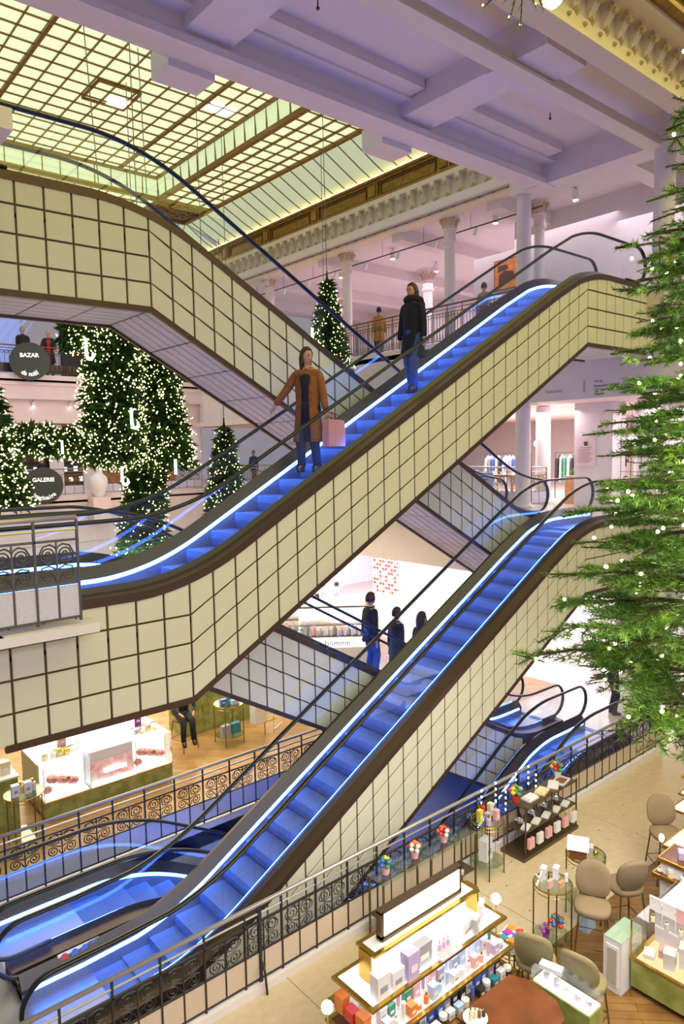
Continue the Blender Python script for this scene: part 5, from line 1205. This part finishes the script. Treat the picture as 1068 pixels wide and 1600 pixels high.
bouquet('potted plant with red berries at the right end of the bronze shelf', (10.72,6.88,.86), ['red','yellow','green','green','red'], 12, .10, 'white')
# decorated console (dark) with bird-like toy bouquets
dc = thing('console_table', 'dark console with toy flowers behind the lit sign', 'table', (6.2,6.62,0))
MB().box(0,2.0,0,.34,.87,.89).build('table_top', m_gl2, dc)
MB().box(.05,1.95,.03,.31,.30,.32).build('lower_shelf', m_bronze, dc)
for x in (.03,.98,1.97):
    for y in (.03,.31): MB().box(x-.012,x+.012,y-.012,y+.012,0,.86).build('leg', m_bronze, dc)
for i,(x,cols,lab) in enumerate(((6.42,['blue','teal','green','yellow','blue'],'blue and green'),(7.00,['orange','red','white','orange','white'],'orange and white'),(7.62,['red','orange','white','red','red'],'red and white'))):
    bouquet('%s toy flower bouquet standing on the dark console by the railing'%lab, (x,6.8,.89), cols, 10, .085, 'pink')
for i in range(8): goods(['gift_box','perfume_bottle'][i%2],['blue','orange','white','blue','red','pale blue','pink','silver'][i],(.09,.08,.09),(6.35+.22*i,6.70,.32),'%s trinket on the lower shelf of the dark console'%['blue','orange','white','deep blue','red','pale blue','pink','silver'][i],'trinkets on the dark console')
# light icicles over the bronze shelf
m_led = mat('led_icicle', (.8,.9,1), .4, emit=(.65,.85,1), es=5, nosample=True)
ic = [(8.75,7.0,1.25),(8.75,6.98,1.05),(9.05,6.95,1.3),(9.25,6.9,1.1),(9.6,6.95,1.28),(9.6,6.9,1.05),(9.95,6.95,1.3),(10.1,6.9,1.12)]
for i,(x,y,z) in enumerate(ic):
    T = thing('light_icicle','string of blue-white icicle lights at the railing, %s from the left'%ORD[i],'string lights',(x,y,z-.35),'icicle lights at the railing'); MB().tube([(0,0,-(z-.37)+.0),(0,0,.36)],.004,4).build('wire', m_iron, T)
    for k in range(4): MB().ball((0,0,.02+.1*k),.014,6,5,1.6).build('led', m_led, T)

# --- cosmetics counter beyond the left railing
cc_ = thing('cosmetics_counter', 'olive marble cosmetics counter with lit rose showcases beyond the left railing', 'counter', (3.85,13.15,0))
W_ = 2.55; D_ = 1.35
MB().box(0,W_,0,D_,.06,.34).build('marble_base', m_marble, cc_); MB().box(-.01,W_+.01,-.01,D_,.34,.36).build('gold_trim', m_goldm, cc_)
MB().box(.04,W_-.04,.04,D_-.04,0,.06).build('plinth', m_iron, cc_)
m_rosepic = mat('rose_print', (.80,.35,.36), .5, noise=.5, nscale=7, col2=(.95,.80,.80)); 
for x0,x1,nm in ((0,.86,'left'),(1.78,W_,'right')):
    MB().box(x0+.02,x1-.02,.30,.33,.36,1.0).box(x0+.02,x1-.02,.02,.33,.36,.37).build('lit_back', m_lit, cc_)
    MB().box(x0,x1,0,.006,.36,1.0).box(x0,x0+.006,0,.33,.36,1.0).box(x1-.006,x1,0,.33,.36,1.0).build('showcase_glass', m_cg, cc_); MB().box(x0,x1,0,.33,1.0,1.006).build('showcase_top', m_cg, cc_)
    for a in (x0,x1):
        MB().box(a-.006,a+.006,-.006,.006,.36,1.01).build('edge_strip', m_chrome, cc_)
    for i in range(7):
        a = x0+.12+.62*((i*37)%10)/10; MB().ball((a,.2,.50+.22*((i*53)%10)/10),.085,9,7,.9).tube([(a+.05*cos(t)*(1-t*.1),.12,.52+.2*((i*53)%10)/10+.05*sin(t)*(1-t*.1)) for t in range(7)],.012,4).build('paper_rose', m_ros, cc_)
    T = thing('perfume_flacon','clear square flacon inside the %s lit showcase'%nm,'bottle',(3.85+(x0+x1)/2+.05,13.27,.37)); MB().box(-.07,.07,-.03,.03,0,.26).build('flask', m_cg, T); MB().box(-.03,.03,-.02,.02,.26,.32).build('cap', m_goldm, T)
MB().add([(.88,.01,.36),(1.76,.01,.36),(1.76,.16,.80),(.88,.16,.80)],[(0,1,2,3)]).build('rose_print_panel', m_rosepic, cc_)
MB().box(1.15,1.6,.06,.075,.56,.64).build('print_caption', m_lit, cc_); MB().box(.86,1.78,.0,.02,.36,.46).build('lit_strip', m_lit, cc_)
MB().box(0,W_,.33,D_,.36,.96).build('cabinet_body', mat('pale_olive_side',(.45,.47,.30),.4), cc_); MB().box(-.01,W_+.01,.33,D_,.96,.985).build('worktop', m_wb, cc_)
MB().box(.86,1.78,.17,.33,.36,.985).build('middle_ledge', m_wb, cc_)
bp_ = thing('lit_back_panel','lilac-white display panel with framed skin-tone photo on the cosmetics counter','display stand',(4.72,13.72,.985))
MB().box(0,1.15,0,.05,0,.98).build('board', m_litw, bp_); frame(.30,.92,0,.3,.0,.01).mesh('x',None)
MB().box(.28,.94,-.02,-.0,.38,.88).build('picture_frame', m_iron, bp_); MB().box(.29,.93,-.026,-.02,.39,.87).build('photo_print', m_lit, bp_)
MB().add([(.30,-.03,.40),(.47,-.03,.40),(.44,-.03,.86),(.30,-.03,.86)],[(0,1,2,3)]).add([(.50,-.03,.40),(.56,-.03,.40),(.62,-.03,.70),(.58,-.03,.86),(.49,-.03,.86)],[(0,1,2,3,4)]).build('photo_figure', mat('skin_print',(.62,.28,.13),.5), bp_)
for i,(x,lab) in enumerate(((4.45,'left'),(6.0,'right'))):
    T = thing('mirror_tray','chrome tray on the %s side of the cosmetics counter'%lab,'tray',(x,13.75,1.10),rz=.1); MB().box(-.28,.28,-.12,.12,0,.03).build('tray', m_chrome, T); MB().box(-.02,.02,-.02,.02,-.115,0).build('foot', m_chrome, T)
    goods('gift_box','purple' if i else 'pink',(.14,.10,.16),(x-.05,13.77,1.13),'magenta box on the %s chrome tray'%lab,'magenta boxes')
row(['gift_box','perfume_bottle','gift_box'],['cream','white','yellow','white'],3.95,4.5,13.6,.985,4,'on the left end of the cosmetics counter','goods on the cosmetics counter left end',SZ)
row(['gift_box','cream_jar'],['white','yellow','cream'],5.75,6.3,13.55,.985,4,'at the right end of the cosmetics counter','goods on the cosmetics counter right end',SZ)
round_table('round glass table at the left edge beyond the railing', 3.35, 12.6, .32, .95)
for i in range(4): goods(['gift_box','perfume_bottle'][i%2],['white','yellow','white','silver'][i],(.12,.1,.2),(3.2+.1*i,12.55+.06*(i%2),.95),'%s item on the left edge glass table'%['white box','yellow bottle','second white box','silver bottle'][i],'goods on the left edge table')
ca = thing('marble_cabinet','olive marble cabinet behind the left edge glass table','cabinet',(2.2,13.3,0)); MB().box(0,1.25,0,.9,0,.95).build('body', m_marble, ca); MB().box(-.02,1.27,-.02,.92,.95,.98).build('top', m_wb, ca); d_ = MB().box(.3,1.2,-.012,0,.1,.85).build('door', m_marble, ca); MB().box(1.1,1.13,-.04,-.012,.45,.65).build('handle', m_goldm, d_)
row(['gift_box'],['white','cream'],2.3,3.4,13.5,.98,5,'on the cabinet behind the left edge table','boxes on the marble cabinet',BIG)
# second counter beyond the seated person
c2 = thing('marble_counter','olive marble counter with blue boxes behind the seated person','counter',(7.6,14.9,0))
MB().box(0,2.3,0,.8,0,1.0).build('body', m_marble, c2); MB().box(-.02,2.32,-.02,.82,1.0,1.03).build('top', m_wb, c2)
for i in range(4): d_ = MB().box(.1+.55*i,.55+.55*i,-.012,0,.08,.92).build('door', m_marble, c2); MB().box(.48+.55*i,.5+.55*i,-.04,-.012,.5,.7).build('handle', m_goldm, d_)
row(['gift_box','gift_box','perfume_bottle'],['white','teal','blue','white','pale blue'],7.7,9.8,15.1,1.03,12,'on the marble counter behind the seated person','goods on the marble counter',{'gift_box':(.13,.10,.2),'perfume_bottle':(.07,.07,.2)})
round_table('round glass table with blue gift bags beside the seated person', 8.25, 13.95, .34, .95)
for i,(dx,cc,h) in enumerate(((-.15,'blue',.12),(.0,'teal',.2),(.14,'white',.16),(.05,'pale blue',.1))): goods('gift_box',cc,(.12,.1,h),(8.25+dx,13.95-.05*i,.95),'%s pack on the round table beside the seated person'%cc,'packs on the round table')
for i,(dx,cc) in enumerate(((-.13,'grey'),(.13,'teal'))):
    T = thing('gift_bag','%s gift bag on the lower shelf of the round table'%['grey-blue','turquoise'][i],'bag',(8.25+dx,13.9,.22)); MB().box(-.11,.11,-.06,.06,0,.24).build('bag_body', pm(cc), T); MB().tube([(-.05,0,.24),(0,0,.32),(.05,0,.24)],.006,4).build('bag_handle', m_wb, T)
ss = thing('white_carton_stand','thin golden stand holding a white carton right of the round table','display stand',(9.1,13.75,0)); MB().tube([(0,0,0),(0,0,1.2)],.014,6).build('pole', m_goldm, ss); MB().tube([(.32,.1,0),(.32,.1,1.2)],.014,6).build('pole', m_wb, ss); MB().box(-.32,-.02,-.08,.14,.35,.85).build('carton', m_wb, ss); MB().box(-.3,.3,-.06,.1,.33,.35).build('shelf', m_goldm, ss)
MB().tube([(.32,.1,.012),(.75,.35,.012)],.014,5).build('foot', m_wb, ss)

# --- ground floor shop seen through the gap
rp = thing('patterned_screen','red and white patterned hanging screen in the ground floor shop','screen',(21.5,21.6,.3),rz=pi/2)
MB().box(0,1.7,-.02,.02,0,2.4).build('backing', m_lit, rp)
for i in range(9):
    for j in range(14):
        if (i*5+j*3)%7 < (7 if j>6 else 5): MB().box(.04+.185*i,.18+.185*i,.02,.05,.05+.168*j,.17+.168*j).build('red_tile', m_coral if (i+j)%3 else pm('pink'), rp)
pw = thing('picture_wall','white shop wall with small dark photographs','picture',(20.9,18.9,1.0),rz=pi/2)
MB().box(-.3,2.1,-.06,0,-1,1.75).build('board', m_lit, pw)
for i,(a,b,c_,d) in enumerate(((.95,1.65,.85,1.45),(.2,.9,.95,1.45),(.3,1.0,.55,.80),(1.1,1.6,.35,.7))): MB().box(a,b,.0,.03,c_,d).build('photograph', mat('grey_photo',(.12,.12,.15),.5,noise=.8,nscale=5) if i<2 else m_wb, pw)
def shopcounter(label, x, y, rz, L, top, txt=None, lit=True):
    t = thing('shop_counter', label, 'counter', (x,y,0), rz=rz)
    MB().box(0,L,0,.7,0,.9).build('body', m_wb, t); MB().box(-.02,L+.02,-.02,.72,.9,.93).build('top', m_bronze, t)
    MB().box(.05,L-.05,-.015,0,.55,.86).build('lit_front', m_lit if lit else m_wb, t)
    if txt: text('lettering', txt, .26, m_iron, t, (L/2,-.025,.70), (pi/2,0,0))
    MB().box(.1,L-.1,.3,.34,1.35,1.75).box(.1,.13,.3,.34,.93,1.75).box(L-.13,L-.1,.3,.34,.93,1.75).build('raised_sign', m_lit, t); MB().box(.08,L-.08,.26,.38,1.75,1.79).box(.08,L-.08,.2,.44,1.2,1.23).build('frame', m_bronze, t)
    for i in range(int(L/.22)): tag(MB().box(-.05,.05,-.05,.05,0,.12+.05*(i%3)).box(-.02,.02,-.02,.02,.12,.2+.05*(i%3)).build('small_pack', pm(['white','grey','pink','silver'][i%4]), None, loc=tuple(Vector((x,y,0))+Matrix.Rotation(rz,3,'Z')@Vector((.12+.22*i,.15,.93)))), '%s pack on the %s, %s from its left'%(['white','grey','pink','silver'][i%4],'lettered counter' if txt else 'plain counter',ORD[i]), 'pack', 'packs on the '+('lettered' if txt else 'plain')+' shop counter')
    return t
shopcounter('white shop counter with faint lettering behind the two escalator riders', 12.9, 17.6, radians(-38), 2.6, 1, 'homme')
shopcounter('white shop counter farther left in the ground floor shop', 12.0, 19.3, radians(-38), 2.2, 1)
for i,(x,y,lab) in enumerate(((10.6,14.6,'nearest the railing'),(11.6,15.6,'beside the shop assistant'))):
    t = thing('display_table','small white display table with black case, %s'%lab,'table',(x,y,0)); MB().box(-.45,.45,-.35,.35,.78,.82).build('table_top', m_wb, t); MB().box(-.38,.38,-.28,.28,.0,.78).build('base', m_wb, t)
    tag(MB().box(-.16,.16,-.1,.1,0,.02).boxc((0,.1,.12),(.32,.02,.22),rx=-.3).build('open_case', m_black, None, loc=(x,y,.82),rz=.4), 'black open case on the white display table %s'%lab, 'case')
    tag(MB().lathe((0,0,0),[(.02,0),(.03,.15),(.1,.22),(.11,.3),(.1,.3),(.08,.23)],14).build('fruit_bowl', m_wb, None, loc=(x-.3,y+.15,.82)), 'white footed bowl on the display table %s'%lab, 'bowl')
sh = thing('wall_shelf_unit','bright wall shelf unit with small goods at the left of the ground shop','shelf',(16.8,24.6,0),rz=radians(-25))
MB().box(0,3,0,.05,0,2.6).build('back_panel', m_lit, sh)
for j in range(5): MB().box(0,3,-.35,0,.4+.45*j,.43+.45*j).build('shelf_board', m_wb, sh)
for j in range(5): 
    for i in range(10): MB().box(.1+.29*i,.28+.29*i,-.28,-.1,.43+.45*j,.6+.45*j+.04*(i%3)).build('boxed_goods', pm(['white','pink','grey','dark','silver'][(i*3+j)%5]), sh)
struct('wall_far', MB().box(17.2,26,26.6,26.8,0,2.9), MATS['bright_white_wall'], 'bright back wall of the ground floor shop')
struct('wall_right', MB().box(19.9,20.4,14.2,15.0,0,2.9), MATS['bright_white_wall'], 'white pillar in the ground floor shop')
fs_ = thing('red_shelf','red-fronted shelf in the ground shop right of the white pillar','shelf',(21.5,13.6,0),rz=pi/2)
MB().box(0,1.2,0,.3,0,2.3).build('case', m_wb, fs_)
for j in range(4): MB().box(.05,1.15,.3,.34,.35+.5*j,.7+.5*j).build('red_box_row', m_coral if j%2 else pm('white'), fs_)

# --- directories
def ladder(label, p, rz, H, nums, z0=0):
    t = thing('floor_directory', label, 'sign', p, rz=rz); m = m_iron; Wd = .55
    for x in (0,Wd*.5,Wd): MB().box(x-.008,x+.008,-.008,.008,0,H).build('upright', m, t)
    for i in range(len(nums)+1): MB().box(0,Wd,-.006,.006,.5+.48*i,.515+.48*i).build('crossbar', m, t)
    for i,n_ in enumerate(nums): text('numeral', n_, .34, m, t, (Wd*.26,-.01,.75+.48*i), (pi/2,0,0))
ladder('thin metal floor directory with numerals 0 to 3 on the middle level', (18.45,9.95,5.0), radians(-82), 2.4, ['0','1','2','3'])
ladder('thin metal floor directory with numerals on the ground floor wall', (17.55,9.95,.55), radians(-82), 1.6, ['0','1'])
nb_ = thing('framed_notice','pinkish-white framed notice with printed lines on the box pillar','sign',(17.97,10.72,6.55),rz=-pi/2)
MB().box(-.28,.28,-.0,.025,-.40,.38).build('board', mat('pinkish_board',(.80,.62,.64),.4), nb_)
MB().ball((-.03,-.012,.25),.035,8,5,.8).ball((.03,-.012,.25),.035,8,5,.8).box(-.05,.05,-.012,0,.17,.21).build('emblem', m_iron, nb_)
for i in range(9): MB().box(-.20 if i else -.18,.20-.05*(i%3) if i else .18,-.006,0,.10-.05*i,.115-.05*i).build('printed_line', mat('print_grey',(.40,.30,.32),.6), nb_)
for i in range(4): MB().box(-.25,-.23,-.006,0,.02-.1*i,.04-.1*i).build('bullet_mark', m_iron, nb_)
fs2 = thing('direction_lettering','faint direction lettering with large numeral 1 on the white band','sign',(16.44,10.6,8.15))
mg = mat('faint_gold_print',(.50,.40,.36),.6); md = mat('dark_print',(.12,.09,.10),.6)
rt_ = (pi/2,0,-pi/2)
text('lettering','Descendre','.12' and .12,mg,fs2,(0,.15,.0),rt_); text('numeral','1',.42,mg,fs2,(0,-.72,.04),rt_); text('lettering','Mode',.10,mg,fs2,(0,-1.0,.16),rt_,align='LEFT')
for i,s_ in enumerate(('Accessoires femme','Chaussures','Lingerie')): text('lettering',s_,.085,md,fs2,(0,-1.0,.05-.10*i),rt_,align='LEFT')
text('lettering','Sortie',.10,mg,fs2,(0,-1.75,.1),rt_,align='LEFT')
# red extinguisher
t = thing('fire_extinguisher','red fire extinguisher hung on the white column by the railing end','extinguisher',(15.25,7.26,.28)); MB().lathe((0,0,0),[(.07,0),(.075,.03),(.075,.42),(.04,.5),(.02,.52)],14).build('cylinder', m_coral, t, smooth=True); MB().box(-.02,.02,-.06,.06,.52,.56).build('valve_handle', m_iron, t); MB().tube([(0,-.06,.54),(0,-.1,.4),(.02,-.09,.15)],.01,5).build('hose', m_iron, t)
# urn
u = thing('stone_urn','large white stone urn on a pedestal in front of the far gallery railing','urn',(11.65,29.8,4.55)); MB().box(-.38,.38,-.30,.3,-.6,.35).build('pedestal', m_pink, u)
MB().lathe((0,0,0),[(.2,.35),(.18,.42),(.30,.60),(.37,.85),(.38,1.05),(.34,1.2),(.2,1.32),(.18,1.45),(.26,1.5),(.22,1.6),(.2,1.75)],24).build('vessel', m_wb, u, smooth=True)

# --- upper gallery: picture, spotlights, posters
pc_ = thing('orange_painting','orange and dark painting on the white wall behind the escalator top','picture',(19.95,15.4,11.95),rz=-pi/2)
struct('wall_right', MB().box(20.0,20.2,14.6,16.3,10,13.2), m_white, 'end of the white display wall carrying the orange painting')
MB().box(0,1.08,0,.05,0,1.0).build('picture_frame', pm('brown'), pc_); MB().box(.04,1.04,-.01,0,.04,.96).build('canvas', mat('orange_paint',(.80,.26,.03),.6,noise=.3,nscale=4), pc_)
MB().add([(.2,-.02,.2),(.9,-.02,.3),(.8,-.02,.55),(.45,-.02,.62),(.22,-.02,.5)],[(0,1,2,3,4)]).add([(.15,-.02,.6),(.6,-.02,.66),(.55,-.02,.8),(.2,-.02,.82)],[(0,1,2,3)]).build('painted_shape', mat('dark_paint',(.10,.035,.02),.6), pc_)
for i,(y,cc,h) in enumerate(((13.2,'yellow',1.5),(12.4,'pale blue',1.3),(11.6,'pink',1.2))): tag(MB().box(19.93,19.99,y-.35,y+.35,10.3,10.3+h).box(19.92,19.93,y-.28,y+.28,10.3+h*.4,10.3+h*.85).build('poster', pm(cc), None), '%s poster board on the wall behind the escalator top glass'%cc, 'poster')
m_spot = mat('spot_lens', (1,1,1), .4, emit=(1,.95,1), es=7)
spots = [(18.75,11.6,'largest, over the escalator top'),(18.85,9.4,'near the thick white column'),(18.6,14.3,'left of the plain white column'),(18.7,16.4,'behind the nearest capital column'),(18.9,19.2,'second beyond the capital column'),(19.2,22.5,'third along the gallery'),(21.5,12.0,'deeper in the gallery, right'),(21.6,15.5,'deeper in the gallery, middle'),(21.6,19.5,'deeper in the gallery, left'),(24.0,14.0,'far back, right'),(24.0,18.0,'far back, middle'),(24.0,22.0,'far back, left'),(23.0,9.9,'beside the partition wall'),(20.6,24.5,'farthest along the gallery')]
for i,(x,y,lab) in enumerate(spots):
    t = thing('ceiling_spotlight','white can spotlight on the upper gallery ceiling, '+lab,'spotlight',(x,y,13.98 if i>2 else 14.0),'gallery ceiling spotlights')
    h_ = MB().cyl((0,0,0),.09,-.30,-.02,14).build('housing', m_wb, t); MB().cyl((0,0,0),.075,-.315,-.30,14).build('lens', m_spot, h_); MB().cyl((0,0,0),.012,-.04,.08,6).build('mount', m_iron, t)
tr_ = thing('ceiling_track','thin dark lighting track along the upper gallery ceiling','track',(18.0,12.2,13.55)); MB().tube([(0,0,0),(0,16,0)],.02,6).build('rail', m_iron, tr_)
for i in range(8): MB().tube([(0,.6+2*i,0),(0,.6+2*i,.5)],.008,4).build('hanger', m_iron, tr_)
for k in range(9):
    t = thing('track_spotlight','small angled track spotlight, %s from the near end of the track'%ORD[k],'spotlight',(18.0,12.9+1.7*k,13.53),'track spotlights'); MB().boxc((0,0,-.14),(.10,.10,.22),rx=.35,rz=.4).build('housing', m_wb, t); MB().tube([(0,0,0),(0,0,-.08)],.01,4).build('mount', m_iron, t)
for i,(x,y) in enumerate(((19.3,10.6),(19.3,13.2),(22.0,11.5),(24.0,13.5),(20.0,16.5))):
    t = thing('pendant_globe','round pendant globe in the clothes shop, %s from the notice pillar'%ORD[i],'lamp',(x,y,6.9-.1*(i%2)),'pendant globes in the clothes shop'); MB().ball((0,0,0),.11,14,10).build('globe', mat('pendant_glow',(1,1,1),.4,emit=(1,.92,.85),es=4), t, smooth=True); MB().tube([(0,0,.11),(0,0,1.1)],.006,4).build('cord', m_iron, t)
# clothes rails and tables of the clothes shop
def rack(label, x, y, rz, cols, n=12):
    t = thing('clothes_rack', label, 'clothes rack', (x,y,5.0), rz=rz)
    MB().tube([(0,0,0),(0,0,1.5),(1.6,0,1.5),(1.6,0,0)],.016,6).build('frame', m_iron, t)
    for i in range(n):
        c_ = cols[i%len(cols)]; x_ = .12+1.36*i/(n-1)
        MB().add([(x_-.03,-.22,1.32),(x_+.03,-.22,1.32),(x_+.03,.22,1.32),(x_-.03,.22,1.32),(x_-.045,-.26,.55),(x_+.045,-.26,.55),(x_+.045,.26,.55),(x_-.045,.26,.55),(x_,-.03,1.44),(x_,.03,1.44)],[(7,6,5,4)[::-1],(0,1,5,4),(1,2,6,5),(2,3,7,6),(3,0,4,7),(0,8,9,3),(1,2,9,8),(0,1,8),(2,3,9)]).build('garment', pm(c_), t)
rack('clothes rack with white and navy garments behind the round columns', 19.2, 15.2, radians(-75), ['white','grey','blue','white','dark','pale blue'])
rack('clothes rack with dark garments at the left of the clothes shop', 19.6, 18.6, radians(-70), ['dark','blue','brown','dark'])
rack('clothes rack right of the second round column', 20.6, 13.4, radians(-75), ['dark','grey','green','white'])
wt2 = thing('wooden_table','light wooden table with white pots behind the middle level railing','table',(18.0,13.2,5.0)); MB().box(0,.8,0,4.2,.78,.84).build('table_top', mat('light_wood',(.42,.20,.07),.4,noise=.2,nscale=4), wt2)
for a,b in ((.05,.05),(.75,.05),(.05,4.1),(.75,4.1)): MB().box(a-.03,a+.03,b-.03,b+.03,0,.78).build('leg', MATS['light_wood'], wt2)
for i in range(22): goods('cream_jar','white',(.11,.11,.12),(18.15+.32*(i%2),13.35+.18*i,5.84),'white pot on the light wooden table, %s from the near end'%ORD[i],'white pots on the wooden table')
pl = thing('potted_plants','bushy green plant on the low wooden shelf between column and pillar','plant',(18.95,11.55,5.85)); MB().box(-.3,.3,-.25,.25,-.85,-.02).build('wooden_stand', MATS['light_wood'], pl); lfm = MB()
for i in range(160):
    a = R.uniform(0,6.28); e_ = R.uniform(.1,1.3); p = Vector((R.gauss(0,.12),R.gauss(0,.12),.02)); d = Vector((cos(a)*cos(e_),sin(a)*cos(e_),sin(e_)))*R.uniform(.12,.3); q = Vector((-sin(a),cos(a),0))*.02; lfm.add([p,p+d*.5+q,p+d,p+d*.5-q],[(0,1,2,3)])
lfm.build('foliage', m_fir2, pl, kind='stuff')
for i in range(5): goods('cream_jar','white',(.10,.10,.12),(18.78+.07*i,11.36,5.83),'white cup in front of the bushy plant, %s from the left'%ORD[i],'white cups by the plant')
gr_ = thing('metal_shelf_frame','thin dark metal shelf frame in the clothes shop','shelf',(19.6,11.9,5.0),rz=radians(-80))
for x in (0,1.2,2.4): MB().box(x-.02,x+.02,-.02,.02,0,2.7).build('upright', m_iron, gr_)
for z in (.6,1.2,1.8,2.4): MB().box(0,2.4,-.15,.15,z,z+.03).build('shelf_board', m_iron, gr_)
for i in range(8): goods('gift_box',['brown','white','dark','cream'][i%4],(.2,.15,.22),(19.65+.05*i,11.7-.28*i,6.23+.6*(i%2)),'%s item on the dark metal shelf frame, %s along'%(['brown','white','dark','cream'][i%4],ORD[i]),'goods on the metal shelf frame')
# far shop interior
for k in range(5):
    t = thing('lit_shop_shelf','shelf of white glowing goods in the dark far shop, %s from the left'%ORD[k],'shelf',(7.0+2.1*k,34.6,5.0),'lit shelves in the far shop')
    MB().box(0,1.9,0,.3,0,2.3).build('case', mat('black_case',(.02,.015,.015),.5), t)
    for j in range(4):
        MB().box(.05,1.85,-.2,0,.4+.5*j,.43+.5*j).build('shelf_board', m_iron, t)
        for i in range(7): 
            if R.random() < .8: MB().box(.12+.25*i,.28+.25*i,-.15,-.02,.43+.5*j,.58+.5*j+.1*R.random()).build('white_pack', m_litw if (i+j+k)%2 else pm('brown'), t)
for i,(x,y,lab) in enumerate(((8.6,31.9,'left'),(13.2,32.0,'middle'),(15.4,32.0,'right'))):
    t = thing('far_counter','wooden counter in the far shop, %s one'%lab,'counter',(x,y,5.0)); MB().box(-.8,.8,-.3,.3,0,.95).build('body', MATS['light_wood'], t); MB().box(-.82,.82,-.32,.32,.95,.98).build('top', m_wb, t)
    for j in range(5): tag(MB().box(-.08,.08,-.08,.08,0,.2+.1*(j%2)).box(-.05,.05,-.05,.05,.2,.34).build('white_pack', m_litw, None, loc=(x-.6+.3*j,y-.05,5.98)), 'white glowing pack on the %s far counter, %s from the left'%(lab,ORD[j]), 'box', 'white packs on the far counters')
for i in range(6):
    t = thing('ceiling_spotlight','small spotlight on the pink band of the far gallery, %s from the left'%ORD[i],'spotlight',(7.9+1.5*i,30.6,8.96),'far gallery spotlights'); MB().cyl((0,0,0),.06,-.22,-.06,10).build('housing', m_wb, t); MB().cyl((0,0,0),.05,-.235,-.22,10).build('lens', m_spot, t); MB().cyl((0,0,0),.01,-.08,.05,5).build('mount', m_iron, t)
# left edge post of the upper landing and control plate on the escalator
t = thing('landing_post','dark post with white foot at the left edge of the upper landing','post',(2.33,8.75,10.0)); MB().box(-.05,.05,-.05,.05,-.02,1.15).box(-.07,.1,-.07,.07,1.05,1.15).build('post', mat('dark_red_post',(.08,.02,.02),.4), t); MB().box(-.09,.09,-.09,.09,-.2,.0).build('foot', m_wb, t)
pp = thing('pictogram_plate','white plate with three blue pictograms on the lower left escalator skirt','sign',(2.95,8.98,.27))
MB().box(-.27,.27,-.006,.006,-.06,.06).build('plate', m_wb, pp); pp.rotation_euler = (radians(-30),0,0)
for i in range(4): MB().tube([(-.19+.13*i,-.009,0),(-.19+.13*i,-.012,0)],.048,14).build('pictogram', pm('blue') if i else pm('red'), pp)

t = thing('end_pedestal','cream marble pedestal at the left end of the front iron railing','pedestal',(1.33,7.12,0)); MB().box(-.16,.16,-.13,.13,0,1.22).build('shaft', mat('cream_marble',(.62,.50,.26),.35,noise=.15,nscale=5), t); MB().box(-.19,.19,-.16,.16,1.22,1.28).build('cap', MATS['cream_marble'], t)
